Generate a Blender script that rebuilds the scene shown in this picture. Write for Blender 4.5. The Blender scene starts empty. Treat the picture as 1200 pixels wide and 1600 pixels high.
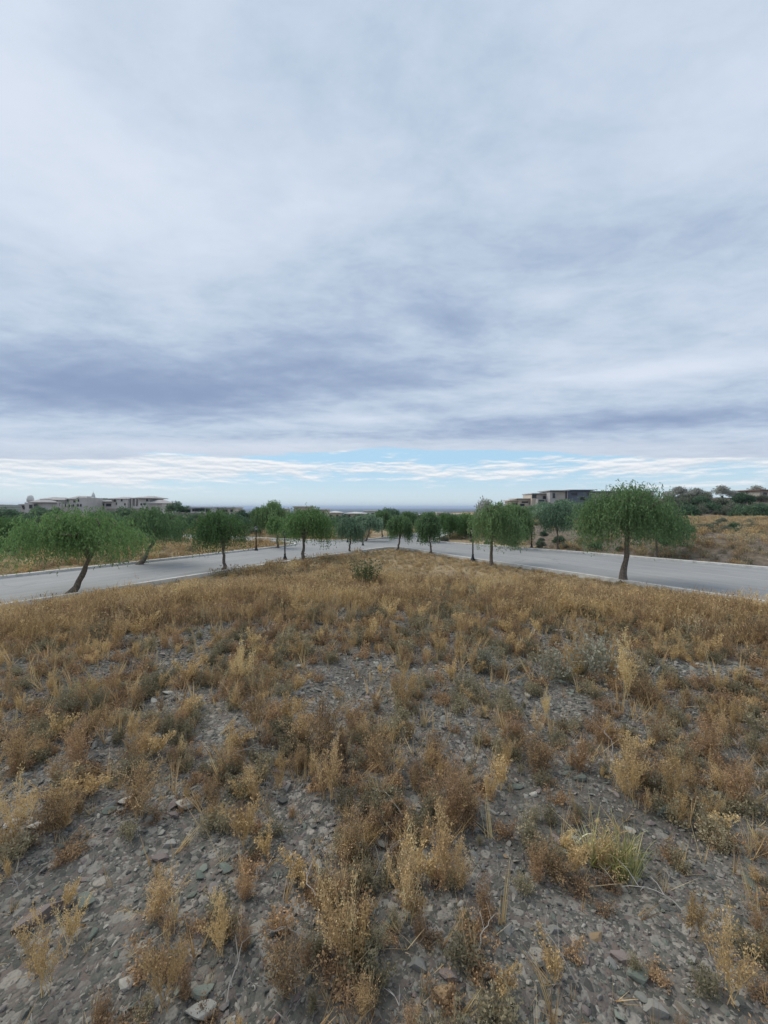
import bpy, math, random
import numpy as np
from mathutils import Vector, Euler

sc = bpy.context.scene
COL = sc.collection
R = math.radians
CAM_H = 4.0            # eye height above the road surface, metres
F = 603.0              # focal length in photo pixels
HZ = 793.0             # photo row of the horizon

# ------------------------------------------------------------------ camera
cam = bpy.data.cameras.new('camera'); cam_o = bpy.data.objects.new('camera', cam); COL.objects.link(cam_o)
cam_o.location = (0, 0, CAM_H); cam_o.rotation_euler = (R(90 - 0.66), 0, 0)
cam.sensor_fit = 'VERTICAL'; cam.sensor_height = 36; cam.sensor_width = 36
cam.lens = 36 * F / 1600; cam.clip_start = 0.05; cam.clip_end = 60000
sc.camera = cam_o

# ------------------------------------------------------------------ colour management
sc.view_settings.view_transform = 'Standard'; sc.view_settings.look = 'None'
sc.view_settings.exposure = 0.8; sc.view_settings.gamma = 1
sc.view_settings.use_curve_mapping = False
sc.cycles.volume_bounces = 0
sc.cycles.max_bounces = 5; sc.cycles.diffuse_bounces = 2; sc.cycles.transparent_max_bounces = 6
sc.cycles.transmission_bounces = 3

# ------------------------------------------------------------------ world
SUN_EL, SUN_AZ = R(48), R(-60)      # azimuth measured from +Y towards +X
world = bpy.data.worlds.new('World'); sc.world = world; world.use_nodes = True
nt = world.node_tree; nt.nodes.clear()

class E:
    """small helper: arithmetic on shader sockets"""
    tree = nt
    def __init__(s, v): s.v = v
    @staticmethod
    def op(o, *a, clamp=False):
        n = E.tree.nodes.new('ShaderNodeMath'); n.operation = o; n.use_clamp = clamp
        for i, x in enumerate(a):
            x = x.v if isinstance(x, E) else x
            if isinstance(x, (int, float)): n.inputs[i].default_value = x
            else: E.tree.links.new(x, n.inputs[i])
        return E(n.outputs[0])
    def __add__(s, o): return E.op('ADD', s, o)
    __radd__ = __add__
    def __sub__(s, o): return E.op('SUBTRACT', s, o)
    def __rsub__(s, o): return E.op('SUBTRACT', o, s)
    def __mul__(s, o): return E.op('MULTIPLY', s, o)
    __rmul__ = __mul__
    def __truediv__(s, o): return E.op('DIVIDE', s, o)
    def __rtruediv__(s, o): return E.op('DIVIDE', o, s)
def e_smooth(x, a, b):
    n = E.tree.nodes.new('ShaderNodeMapRange'); n.interpolation_type = 'SMOOTHSTEP'
    E.tree.links.new(x.v, n.inputs[0]); n.inputs[1].default_value = a; n.inputs[2].default_value = b
    return E(n.outputs[0])
def e_comb(x, y, z=0.0):
    n = E.tree.nodes.new('ShaderNodeCombineXYZ')
    for i, q in enumerate((x, y, z)):
        if isinstance(q, E): E.tree.links.new(q.v, n.inputs[i])
        else: n.inputs[i].default_value = q
    return n.outputs[0]
def e_noise(vec, scale, detail=6, rough=.55, dist=0.0):
    n = E.tree.nodes.new('ShaderNodeTexNoise'); n.inputs['Scale'].default_value = scale
    n.inputs['Detail'].default_value = detail; n.inputs['Roughness'].default_value = rough
    n.inputs['Distortion'].default_value = dist
    E.tree.links.new(vec, n.inputs['Vector']); return E(n.outputs[0])
def e_mix(f, a, b):
    n = E.tree.nodes.new('ShaderNodeMix'); n.data_type = 'RGBA'
    E.tree.links.new(f.v, n.inputs['Factor'])
    for k, q in (('A', a), ('B', b)):
        s = [i for i in n.inputs if i.name == k and i.type == 'RGBA'][0]
        if isinstance(q, tuple): s.default_value = (*q, 1)
        else: E.tree.links.new(q, s)
    return [o for o in n.outputs if o.type == 'RGBA'][0]
def e_blob(x, y, cx, cy, rx, ry, rot=0.0):
    c, s = math.cos(rot), math.sin(rot)
    dx = x - cx; dy = y - cy
    u = (dx * c + dy * s) / rx; v = (dy * c - dx * s) / ry
    return E.op('EXPONENT', (u * u + v * v) * -1.0)

tc = nt.nodes.new('ShaderNodeTexCoord'); sep = nt.nodes.new('ShaderNodeSeparateXYZ')
nt.links.new(tc.outputs['Generated'], sep.inputs[0])
dx, dy, dz = (E(o) for o in sep.outputs)
up = E.op('MAXIMUM', dz, 0.02)
hor = E.op('SQRT', dx * dx + dy * dy + 1e-5)
el = dz / hor                                    # tangent of elevation
PX, PY = dx / up, dy / up                        # where the ray meets the cloud deck
up2 = up + .085; QX, QY = dx / up2, dy / up2
big = e_noise(e_comb(QX * 0.9, QY * 1.1, 3.0), 0.7, 7, .52, .3)
mid = e_noise(e_comb(QX * 0.85 + QY * .15, QY * 1.4, 7.3), 1.6, 8, .60, .35)
fine = e_noise(e_comb(QX * 1.3 + QY * .4, QY * 1.9 - QX * .3, 1.7), 3.4, 8, .64, .2)
zen = e_noise(e_comb(PX * 2.6 - PY * 1.1, PY * 1.0, 5.5), 1.3, 6, .5, .4)
dark = (e_blob(PX, PY, -2.3, 3.4, 2.0, .95, -.10) * .52 + e_blob(PX, PY, 0.25, 2.95, 1.2, .40, .15) * .26
        + e_blob(PX, PY, 2.9, 4.5, 2.6, .75, -.15) * .30 + e_blob(PX, PY, .85, 1.55, .5, .22, .1) * .20 + e_blob(PX, PY, .45, 2.05, .55, .22, .2) * .20
        + e_blob(PX, PY, -.2, 5.6, 5.5, .5) * .14 + e_blob(PX, PY, .45, .55, .8, .5) * .06)
lite = (e_blob(PX, PY, -1.0, .98, .30, .32) * .30 + e_blob(PX, PY, 1.9, 2.85, 1.5, .26, -.36) * .34
        + e_blob(PX, PY, -.8, 1.35, .9, .35, .2) * .05 + e_blob(PX, PY, .2, 4.3, 1.6, .25, -.2) * .14
        + e_blob(PX, PY, -3.0, 6.3, 4.0, .7) * .22)
B = .605 + (big - .5) * .42 + (mid - .5) * .66 + (fine - .5) * .42 + (zen - .5) * .10 - dark + lite + e_smooth(dz, .5, .85) * .10
shade = e_smooth(B, .0, 1.02)
ramp = nt.nodes.new('ShaderNodeValToRGB'); nt.links.new(shade.v, ramp.inputs[0])
cr = ramp.color_ramp
cr.elements[0].position = 0; cr.elements[0].color = (.27, .355, .53, 1)
cr.elements[1].position = 1; cr.elements[1].color = (.71, .78, .90, 1)
for p, c in ((.30, (.39, .49, .655, 1)), (.55, (.52, .62, .76, 1)), (.78, (.61, .70, .83, 1))):
    e = cr.elements.new(p); e.color = c
deck_col = ramp.outputs[0]
# the far edge of the deck: beyond it a strip of clear sky
edge_n = e_noise(e_comb(PX * .35, PY * .5, 2.0), 1.2, 5, .6)
deck = 1.0 - e_smooth(PY + (edge_n - .5) * 3.0 - E.op('ABSOLUTE', E.op('ARCTAN2', dx, dy)) * 1.7 + .35, 6.75, 7.15)
warm = e_smooth(PY, 4.9, 6.9)
deck_col = e_mix(warm * .45, deck_col, (.62, .67, .76))
# low heaps of cloud seen edge on near the skyline
az = E.op('ARCTAN2', dx, dy)
lowv = e_comb(az * 4.2, el * 30.0, 4.4)
ln = e_noise(lowv, 1.7, 8, .66, .08)
env = e_smooth(el, .045, .088) * (1.0 - e_smooth(el, .110, .130)) + e_smooth(E.op('ABSOLUTE', az), .25, .7) * .2
leftpile = e_smooth(az * -1.0, .15, .75) * .13 + e_smooth(az, .35, .8) * .05
lowmask = e_smooth(ln + env * .20 + leftpile, .575, .78) * e_smooth(el, .022, .05)
lowlit = e_noise(e_comb(az * 4.2, (el + .005) * 30.0, 4.4), 1.7, 8, .66, .08)
llight = e_smooth((ln - lowlit) * 4.0 + .55 + (ln - .5) * .8, .0, 1.1)
low_col = e_mix(llight, (.66, .73, .81), (.93, .95, .97))
# clear sky: the physical sky, whitening towards the skyline
sky = nt.nodes.new('ShaderNodeTexSky'); sky.sky_type = 'NISHITA'; sky.sun_disc = False
sky.sun_elevation = SUN_EL; sky.sun_rotation = SUN_AZ; sky.air_density = 1.0; sky.dust_density = .6; sky.ozone_density = 1.5
bg_sky = nt.nodes.new('ShaderNodeBackground'); bg_sky.inputs[1].default_value = .06
nt.links.new(sky.outputs[0], bg_sky.inputs[0])
bg_veil = nt.nodes.new('ShaderNodeBackground'); bg_veil.inputs[1].default_value = .575
veil_col = e_mix(e_smooth(el, .0, .11), (.70, .84, .91), (.46, .72, .93)); nt.links.new(veil_col, bg_veil.inputs[0])
mv = nt.nodes.new('ShaderNodeMixShader'); mv.inputs[0].default_value = .85
nt.links.new(bg_sky.outputs[0], mv.inputs[1]); nt.links.new(bg_veil.outputs[0], mv.inputs[2])
bg_low = nt.nodes.new('ShaderNodeBackground'); nt.links.new(low_col, bg_low.inputs[0]); bg_low.inputs[1].default_value = .575
m1 = nt.nodes.new('ShaderNodeMixShader'); nt.links.new(lowmask.v, m1.inputs[0])
nt.links.new(mv.outputs[0], m1.inputs[1]); nt.links.new(bg_low.outputs[0], m1.inputs[2])
bg_deck = nt.nodes.new('ShaderNodeBackground'); nt.links.new(deck_col, bg_deck.inputs[0]); bg_deck.inputs[1].default_value = .575
m2 = nt.nodes.new('ShaderNodeMixShader'); nt.links.new(deck.v, m2.inputs[0])
nt.links.new(m1.outputs[0], m2.inputs[1]); nt.links.new(bg_deck.outputs[0], m2.inputs[2])
wo = nt.nodes.new('ShaderNodeOutputWorld'); nt.links.new(m2.outputs[0], wo.inputs[0])

sun = bpy.data.lights.new('sun', 'SUN'); sun_o = bpy.data.objects.new('sun', sun); COL.objects.link(sun_o)
sun.energy = 1.5; sun.angle = R(50); sun.color = (1, .93, .82)
sd = Vector((math.sin(SUN_AZ) * math.cos(SUN_EL), math.cos(SUN_AZ) * math.cos(SUN_EL), math.sin(SUN_EL)))
sun_o.rotation_euler = sd.to_track_quat('Z', 'Y').to_euler(); sun_o.location = sd * 60

# ------------------------------------------------------------------ noise and terrain
def _h(ix, iy, s):
    n = (ix.astype(np.int64) * 374761393 + iy.astype(np.int64) * 668265263 + s * 974711) & 0xffffffff
    n = ((n ^ (n >> 13)) * 1274126177) & 0xffffffff
    return ((n ^ (n >> 16)) & 0xffff) / 65535.0
def vnoise(x, y, s=0):
    x = np.asarray(x, float); y = np.asarray(y, float)
    ix = np.floor(x); iy = np.floor(y); fx = x - ix; fy = y - iy
    fx = fx * fx * (3 - 2 * fx); fy = fy * fy * (3 - 2 * fy)
    a = _h(ix, iy, s); b = _h(ix + 1, iy, s); c = _h(ix, iy + 1, s); d = _h(ix + 1, iy + 1, s)
    return (a * (1 - fx) + b * fx) * (1 - fy) + (c * (1 - fx) + d * fx) * fy
def fbm(x, y, o=4, s=0):
    t = 0; a = .5; w = 0
    for i in range(o):
        t = t + vnoise(np.asarray(x) * 2 ** i + 17 * i, np.asarray(y) * 2 ** i - 9 * i, s + i) * a; w += a; a *= .5
    return t / w
def ss(x, a, b):
    t = np.clip((np.asarray(x, float) - a) / (b - a), 0, 1); return t * t * (3 - 2 * t)

TOP = 2.45
def zt(x, y):
    x = np.asarray(x, float); y = np.asarray(y, float)
    r = np.hypot(x, y)
    re = np.hypot(x, y * .88 + .3)
    mound = TOP * (1 - ss(re, 5.0, 17.0) * .55 - ss(re, 7.0, 16.5) * .45)
    z = mound + (fbm(x * .55, y * .55, 3, 5) - .5) * .34 * (1 - ss(r, 14, 20)) * ss(r, .8, 3) \
        + (fbm(x * 3, y * 3, 3, 9) - .5) * .07 * (1 - ss(r, 12, 18))
    # right hand bank and field
    s = x * .844 + y * .536 - 33.0
    s2 = np.minimum(s, np.minimum((x - (3.6 + (y - 44) * .42)) * .9, 99))
    s2 = np.where(y < 44, s, np.minimum(s2, 99))
    bank = ss(s2, 1.2, 7.5) * (1.35 + .35 * ss(x, 10, 25)) * ss(x, 1, 8)
    z = z + bank * (1 + .25 * (fbm(x * .3, y * .3, 3, 21) - .5)) + ss(s2, 1.0, 5) * (fbm(x * .9, y * .9, 3, 22) - .5) * .5
    # ridge under the right hand houses, embankment at far right
    rx = ss(x, 30 , 62) ; ry = ss(y, 92, 122)
    z = z + rx * ry * (3.3 + 2.2 * ss(x, 60, 95)) + rx * ry * (fbm(x * .12, y * .12, 4, 31) - .5) * 1.2
    # left rise
    z = z + ss(-x, 30, 70) * ss(y, 55, 120) * 1.6 + ss(-x, 20, 45) * ss(y, 36, 44) * (fbm(x * .2, y * .2, 3, 33) - .5) * .9
    # everything falls away to the valley
    ux = x / np.maximum(y, 1)
    side = 1 - .75 * np.maximum(ss(-ux, .35, .6) * (1 - ss(y, 170, 420)), ss(ux, .28, .45) * (1 - ss(y, 170, 420)))
    z = z - ss(y, 62, 160) * 1.2 * side
    z = z - (ss(r, 150, 1500) * 42) * np.where(y > 0, side, 1)
    # far hills on the left skyline
    z = z + 33 * np.exp(-(((x + 640) / 190) ** 2 + ((y - 640) / 150) ** 2)) * ss(r, 150, 500) + 29 * np.exp(-(((x + 388) / 30) ** 2 + ((y - 520) / 80) ** 2)) * ss(r, 150, 400)
    z = z + (fbm(x * .002, y * .002, 3, 40) - .5) * 14 * ss(r, 800, 2500) * (1 - ss(r, 6000, 12000))
    return z
def zf(x, y): return float(zt(x, y))

# ------------------------------------------------------------------ mesh helpers
class MB:
    def __init__(s): s.v = []; s.n = 0; s.f = []
    def add(s, V, Fc):
        V = np.asarray(V, float).reshape(-1, 3); s.v.append(V)
        Fc = np.asarray(Fc, int); s.f.append(Fc + s.n); s.n += len(V)
    def box(s, x0, x1, y0, y1, z0, z1):
        s.add([(x0,y0,z0),(x1,y0,z0),(x1,y1,z0),(x0,y1,z0),(x0,y0,z1),(x1,y0,z1),(x1,y1,z1),(x0,y1,z1)],
              [(0,3,2,1),(4,5,6,7),(0,1,5,4),(1,2,6,5),(2,3,7,6),(3,0,4,7)])
    def hip(s, x0, x1, y0, y1, z0, z1, eave=.25):
        w = min(x1 - x0, y1 - y0) / 2
        rx0, rx1 = (x0 + w, x1 - w) if x1 - x0 >= y1 - y0 else ((x0 + x1) / 2 - .05, (x0 + x1) / 2 + .05)
        ry0, ry1 = ((y0 + y1) / 2 - .05, (y0 + y1) / 2 + .05) if x1 - x0 >= y1 - y0 else (y0 + w, y1 - w)
        zz = z0 + eave
        s.add([(x0,y0,z0),(x1,y0,z0),(x1,y1,z0),(x0,y1,z0),(x0,y0,zz),(x1,y0,zz),(x1,y1,zz),(x0,y1,zz),
               (rx0,ry0,z1),(rx1,ry0,z1),(rx1,ry1,z1),(rx0,ry1,z1)],
              [(0,3,2,1),(0,1,5,4),(1,2,6,5),(2,3,7,6),(3,0,4,7),(4,5,9,8),(5,6,10,9),(6,7,11,10),(7,4,8,11),(8,9,10,11)])
    def tube(s, pts, rad, n=8, cap=True):
        pts = np.asarray(pts, float); m = len(pts); rad = np.broadcast_to(np.asarray(rad, float), (m,))
        T = np.gradient(pts, axis=0); T /= np.linalg.norm(T, axis=1)[:, None] + 1e-9
        a = np.array([1, 0, 0.]) if abs(T[0][0]) < .8 else np.array([0, 1., 0])
        U = np.cross(T, a); U /= np.linalg.norm(U, axis=1)[:, None] + 1e-9; W = np.cross(T, U)
        th = np.arange(n) * 2 * math.pi / n
        V = pts[:, None] + rad[:, None, None] * (np.cos(th)[None, :, None] * U[:, None] + np.sin(th)[None, :, None] * W[:, None])
        i = np.arange(m - 1)[:, None] * n; j = np.arange(n)[None]; k = (j + 1) % n
        Fq = np.stack([i + j, i + k, i + n + k, i + n + j], -1).reshape(-1, 4)
        s.add(V, Fq)
        if cap: s.f.append(np.array([list(range(s.n - n, s.n))])); s.f.append(np.array([list(range(s.n - n * m, s.n - n * m + n))[::-1]]))
    def lathe(s, prof, n=12, c=(0, 0)):
        m = len(prof); th = np.arange(n) * 2 * math.pi / n
        V = np.array([[(c[0] + r * math.cos(t), c[1] + r * math.sin(t), z) for t in th] for r, z in prof])
        i = np.arange(m - 1)[:, None] * n; j = np.arange(n)[None]; k = (j + 1) % n
        s.add(V, np.stack([i + j, i + k, i + n + k, i + n + j], -1).reshape(-1, 4))
        s.f.append(np.array([list(range(s.n - n, s.n))]))
        s.f.append(np.array([list(range(s.n - n * m, s.n - n * m + n))[::-1]]))
    def quads(s, P, A, Bv):
        """diamond leaves: base P, long axis A, half width Bv, arrays (n,3)"""
        n = len(P); V = np.stack([P, P + A * .45 + Bv, P + A, P + A * .45 - Bv], 1)
        s.add(V, np.arange(n * 4).reshape(n, 4))
    def mesh(s, name, mat, smooth=False):
        me = bpy.data.meshes.new(name); V = np.concatenate(s.v)
        tot = np.concatenate([np.full(len(f), f.shape[1]) for f in s.f]); loops = np.concatenate([f.ravel() for f in s.f])
        me.vertices.add(len(V)); me.vertices.foreach_set('co', V.ravel().astype(np.float32))
        me.loops.add(len(loops)); me.loops.foreach_set('vertex_index', loops.astype(np.int32))
        me.polygons.add(len(tot)); st = np.concatenate([[0], np.cumsum(tot)[:-1]])
        me.polygons.foreach_set('loop_start', st.astype(np.int32)); me.polygons.foreach_set('loop_total', tot.astype(np.int32))
        me.polygons.foreach_set('use_smooth', np.full(len(tot), smooth))
        me.update(calc_edges=True); me.validate()
        if mat: me.materials.append(mat)
        return me
    def obj(s, name, mat, parent=None, smooth=False):
        o = bpy.data.objects.new(name, s.mesh(name, mat, smooth)); COL.objects.link(o)
        if parent: o.parent = parent
        return o
def tag(o, label=None, cat=None, group=None, kind=None):
    for k, v in (('label', label), ('category', cat), ('group', group), ('kind', kind)):
        if v: o[k] = v
    return o
def empty(name, loc, rz=0, **k):
    o = bpy.data.objects.new(name, None); o.empty_display_size = .3; COL.objects.link(o)
    o.location = loc; o.rotation_euler = (0, 0, rz); return tag(o, **k)
def copy_tree(root, loc, rz=0, scale=None, label=None, group=None):
    c = root.copy(); COL.objects.link(c); c.location = loc; c.rotation_euler = (0, 0, rz)
    if scale: c.scale = scale
    if label: c['label'] = label
    if group: c['group'] = group
    for ch in list(root.children):
        d = ch.copy(); COL.objects.link(d); d.parent = c
        for g in list(ch.children):
            e = g.copy(); COL.objects.link(e); e.parent = d
    return c
def at(px, py, z=0.0):
    """point of the level z that lies in the direction of photo pixel px, py"""
    Y = (CAM_H - z) * F / (py - HZ); return ((px - 600) / F * Y, Y)
def X_(px, Y): return (px - 600) / F * Y
def Z_(py, Y): return CAM_H + (HZ - py) / F * Y

# ------------------------------------------------------------------ materials
MATS = {}
def newmat(name):
    m = bpy.data.materials.new(name); m.use_nodes = True; t = m.node_tree; t.nodes.clear(); E.tree = t
    return m, t
def ln(t, a, b): t.links.new(a.v if isinstance(a, E) else a, b)
def rampn(t, fac, stops, interp='LINEAR'):
    n = t.nodes.new('ShaderNodeValToRGB'); ln(t, fac, n.inputs[0]); c = n.color_ramp; c.interpolation = interp
    c.elements[0].position = stops[0][0]; c.elements[0].color = (*stops[0][1], 1)
    c.elements[1].position = stops[-1][0]; c.elements[1].color = (*stops[-1][1], 1)
    for p, q in stops[1:-1]:
        e = c.elements.new(p); e.color = (*q, 1)
    return n.outputs[0]
def pbr(t, col, rough=.9, spec=.2, bump=None, bstr=.3, bdist=.02, metal=0, trans=None):
    b = t.nodes.new('ShaderNodeBsdfPrincipled'); out = t.nodes.new('ShaderNodeOutputMaterial')
    if isinstance(col, tuple): b.inputs['Base Color'].default_value = (*col, 1)
    else: ln(t, col, b.inputs['Base Color'])
    if isinstance(rough, (int, float)): b.inputs['Roughness'].default_value = rough
    else: ln(t, rough, b.inputs['Roughness'])
    b.inputs['Specular IOR Level'].default_value = spec; b.inputs['Metallic'].default_value = metal
    if bump is not None:
        n = t.nodes.new('ShaderNodeBump'); n.inputs['Strength'].default_value = bstr; n.inputs['Distance'].default_value = bdist
        ln(t, bump, n.inputs['Height']); ln(t, n.outputs[0], b.inputs['Normal'])
    if trans:
        tr = t.nodes.new('ShaderNodeBsdfTranslucent'); mx = t.nodes.new('ShaderNodeMixShader'); mx.inputs[0].default_value = trans
        if isinstance(col, tuple): tr.inputs[0].default_value = (*col, 1)
        else: ln(t, col, tr.inputs[0])
        ln(t, b.outputs[0], mx.inputs[1]); ln(t, tr.outputs[0], mx.inputs[2]); ln(t, mx.outputs[0], out.inputs[0])
    else: ln(t, b.outputs[0], out.inputs[0])
    return b
def posvec(t): return t.nodes.new('ShaderNodeNewGeometry').outputs['Position']
def objvec(t): return t.nodes.new('ShaderNodeTexCoord').outputs['Object']
def rnd(t): return E(t.nodes.new('ShaderNodeObjectInfo').outputs['Random'])

def plant_mat(name, stops, var=.35, trans=.3, nscale=6, rough=.85, k=2.6, stretch=False):
    m, t = newmat(name)
    island = E(t.nodes.new('ShaderNodeNewGeometry').outputs['Random Per Island'])
    ov = objvec(t)
    if stretch:
        mp = t.nodes.new('ShaderNodeMapping'); mp.inputs['Scale'].default_value = (7, 7, 1.6); ln(t, ov, mp.inputs[0]); ov = mp.outputs[0]; nscale = 1
    n = e_noise(ov, nscale, 3, .6)
    f = E.op('ADD', rnd(t) * .45 + island * var, (n - .5) * .7 + (.5 - .225 - var / 2), clamp=True)
    stops = [(p, tuple(min(.75, q * k) for q in c)) for p, c in stops]
    pbr(t, rampn(t, f, stops), rough, .15, trans=trans); return m

M_weed = plant_mat('dry_weed_brown', [(0, (.040, .031, .023)), (.35, (.11, .078, .046)), (.6, (.195, .140, .075)), (.85, (.29, .208, .11)), (1, (.37, .285, .175))], .5)
M_weedr = plant_mat('dry_weed_rust', [(0, (.045, .032, .024)), (.4, (.112, .077, .047)), (.75, (.195, .128, .070)), (1, (.29, .20, .12))], .5)
M_gold = plant_mat('dry_weed_golden', [(0, (.075, .053, .029)), (.35, (.165, .118, .060)), (.7, (.275, .203, .103)), (1, (.35, .28, .165))])
M_straw = plant_mat('straw', [(0, (.20, .155, .095)), (.5, (.38, .30, .18)), (1, (.55, .46, .30))], .5, k=1.25)
M_dusk = plant_mat('dry_weed_grey', [(0, (.04, .037, .026)), (.5, (.10, .09, .058)), (1, (.21, .18, .12))])
M_silver = plant_mat('silver_leaf', [(0, (.10, .10, .075)), (.5, (.21, .205, .155)), (1, (.38, .36, .29))], .5, k=1.3)
M_ggrass = plant_mat('green_straw_grass', [(0, (.07, .085, .03)), (.35, (.15, .15, .06)), (.6, (.27, .235, .12)), (1, (.42, .36, .22))], .8, k=2.4)
M_olive = plant_mat('olive_shrub', [(0, (.025, .038, .016)), (.5, (.055, .078, .035)), (1, (.11, .135, .065))], .5, k=1.3)
M_twig, t = newmat('dead_twig_grey'); pbr(t, rampn(t, rnd(t), [(0, (.20, .18, .16)), (1, (.45, .42, .38))]), .9)
M_stem, t = newmat('weed_stem'); pbr(t, rampn(t, rnd(t), [(0, (.10, .07, .05)), (1, (.26, .19, .12))]), .9)

def leaf_mat(name, a, b, c):
    return plant_mat(name, [(0, a), (.5, b), (1, c)], .35, .35, .8, .6, k=2.7, stretch=True)
M_leaf = leaf_mat('pepper_leaf_green', (.018, .034, .015), (.046, .083, .030), (.105, .155, .060))
M_leafd = leaf_mat('pepper_leaf_dark', (.017, .032, .018), (.046, .078, .034), (.100, .142, .062))
M_leafg = leaf_mat('pepper_leaf_grey', (.028, .05, .032), (.06, .092, .058), (.11, .15, .10))
M_bush = leaf_mat('bush_leaf_dark', (.014, .028, .016), (.034, .058, .034), (.065, .095, .055))
M_bushg = leaf_mat('bush_leaf_grey', (.03, .036, .026), (.058, .066, .048), (.105, .11, .082))
M_bare = leaf_mat('bare_twigs', (.095, .10, .09), (.14, .145, .13), (.20, .205, .185))
M_bark, t = newmat('bark')
n1 = e_noise(objvec(t), 14, 5, .7)
pbr(t, rampn(t, n1, [(.3, (.06, .05, .04)), (.55, (.18, .15, .125)), (.75, (.32, .28, .24))]), .95, .1, bump=n1, bstr=.8, bdist=.03)

def rock_mat(name, stops):
    m, t = newmat(name)
    v = objvec(t); n = e_noise(v, 5, 6, .65); n2 = e_noise(v, 22, 3, .6)
    base = rampn(t, rnd(t), [(p, (min(.7, c[0] * 1.18), min(.7, c[1] * 1.17), min(.7, c[2] * 1.10))) for p, c in stops], 'LINEAR')
    c = e_mix(e_smooth(n * .6 + n2 * .4, .42, .66), base, (.22, .21, .195))
    mm = t.nodes.new('ShaderNodeMix'); mm.data_type = 'RGBA'; mm.inputs['Factor'].default_value = .3
    s = [i for i in mm.inputs if i.type == 'RGBA']; ln(t, base, s[0]); ln(t, c, s[1])
    pbr(t, [o for o in mm.outputs if o.type == 'RGBA'][0], .85, .25, bump=n2, bstr=.4, bdist=.01); return m
# stone tones
G1, G2, G3, G4, G5 = (.085, .09, .088), (.125, .15, .13), (.16, .125, .125), (.20, .20, .195), (.33, .32, .30)
M_grav = rock_mat('gravel_stone', [(0, (.05, .052, .053)), (.22, (.09, .095, .095)), (.36, G2), (.5, (.17, .17, .168)), (.64, G3), (.78, G4), (.92, (.24, .22, .19)), (1, G5)])
M_rockg = rock_mat('stone_grey', [(0, (.12, .125, .125)), (.5, (.19, .19, .185)), (1, (.25, .245, .235))])
M_rockgr = rock_mat('stone_green', [(0, (.095, .115, .103)), (1, (.175, .20, .178))])
M_rockp = rock_mat('stone_mauve', [(0, (.11, .09, .092)), (1, (.20, .168, .165))])
M_rockw = rock_mat('stone_pale', [(0, (.25, .245, .23)), (1, (.37, .36, .34))])
M_rocko = rock_mat('stone_ochre', [(0, (.20, .145, .09)), (1, (.28, .20, .12))])

def gravel_cells(t, v, sc_, rd=1.0):
    vo = t.nodes.new('ShaderNodeTexVoronoi'); vo.inputs['Scale'].default_value = sc_; vo.inputs['Randomness'].default_value = rd
    ln(t, v, vo.inputs['Vector'])
    s = t.nodes.new('ShaderNodeSeparateColor'); ln(t, vo.outputs['Color'], s.inputs[0])
    return E(vo.outputs['Distance']), E(s.outputs[0]), E(s.outputs[1])
M_ground, t = newmat('ground_gravel_and_dry_grass')
v = posvec(t)
d1, c1, c1b = gravel_cells(t, v, 42); d2, c2, _ = gravel_cells(t, v, 95); d3, c3, _ = gravel_cells(t, v, 17)
stops = [(0, (.07, .073, .072)), (.3, (.11, .118, .112)), (.5, (.145, .14, .136)), (.68, (.14, .118, .112)), (.85, (.20, .20, .193)), (1, (.29, .28, .265))]
stops = [(p, (c[0] * .98, c[1] * .94, c[2] * .86)) for p, c in stops]; g1 = rampn(t, c1, stops); g2 = rampn(t, c2, stops); g3 = rampn(t, c3, stops)
soiln = e_noise(v, 1.3, 6, .6); soilf = e_noise(v, 55, 4, .7)
soil = rampn(t, soilf, [(.25, (.045, .042, .038)), (.75, (.115, .105, .09))])
gmix = e_mix(e_smooth(c1b, .45, .5), g2, g1); gmix = e_mix(e_smooth(c3, .80, .84) * e_smooth(d3, .5, .42), gmix, g3)
col = e_mix(e_smooth(soiln, .50, .66) * .75, gmix, soil)
att = t.nodes.new('ShaderNodeAttribute'); att.attribute_name = 'zone'
zs = t.nodes.new('ShaderNodeSeparateColor'); ln(t, att.outputs['Color'], zs.inputs[0])
zr, zg, zb = (E(o) for o in zs.outputs[:3])
nl = e_noise(v, .35, 7, .65); nm = e_noise(v, 2.6, 6, .7)
straw = rampn(t, nm * .55 + nl * .45, [(.33, (.12, .095, .065)), (.47, (.24, .18, .11)), (.58, (.36, .285, .175)), (.72, (.45, .37, .24))])
red = rampn(t, nm * .6 + nl * .4, [(.35, (.06, .052, .047)), (.52, (.15, .125, .10)), (.70, (.29, .245, .19))])
farn = e_noise(v, .004, 7, .62); farv = t.nodes.new('ShaderNodeMapping'); farv.inputs['Scale'].default_value = (.0009, .005, 1); ln(t, v, farv.inputs[0])
farn2 = e_noise(farv.outputs[0], 1.0, 6, .6)
farc = rampn(t, farn * .4 + farn2 * .6, [(.38, (.018, .03, .03)), (.5, (.05, .065, .055)), (.62, (.12, .125, .10))])
col = e_mix(e_smooth(zr + (nm - .5) * .8, .35, .65), col, straw)
col = e_mix(e_smooth(zg + (nl - .5) * .9, .35, .65), col, red)
col = e_mix(zb, col, farc)
hgt = (d1 * -.6) + (d2 * -.3) + soilf * .4
pbr(t, col, .93, .15, bump=hgt, bstr=.9, bdist=.012)

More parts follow.
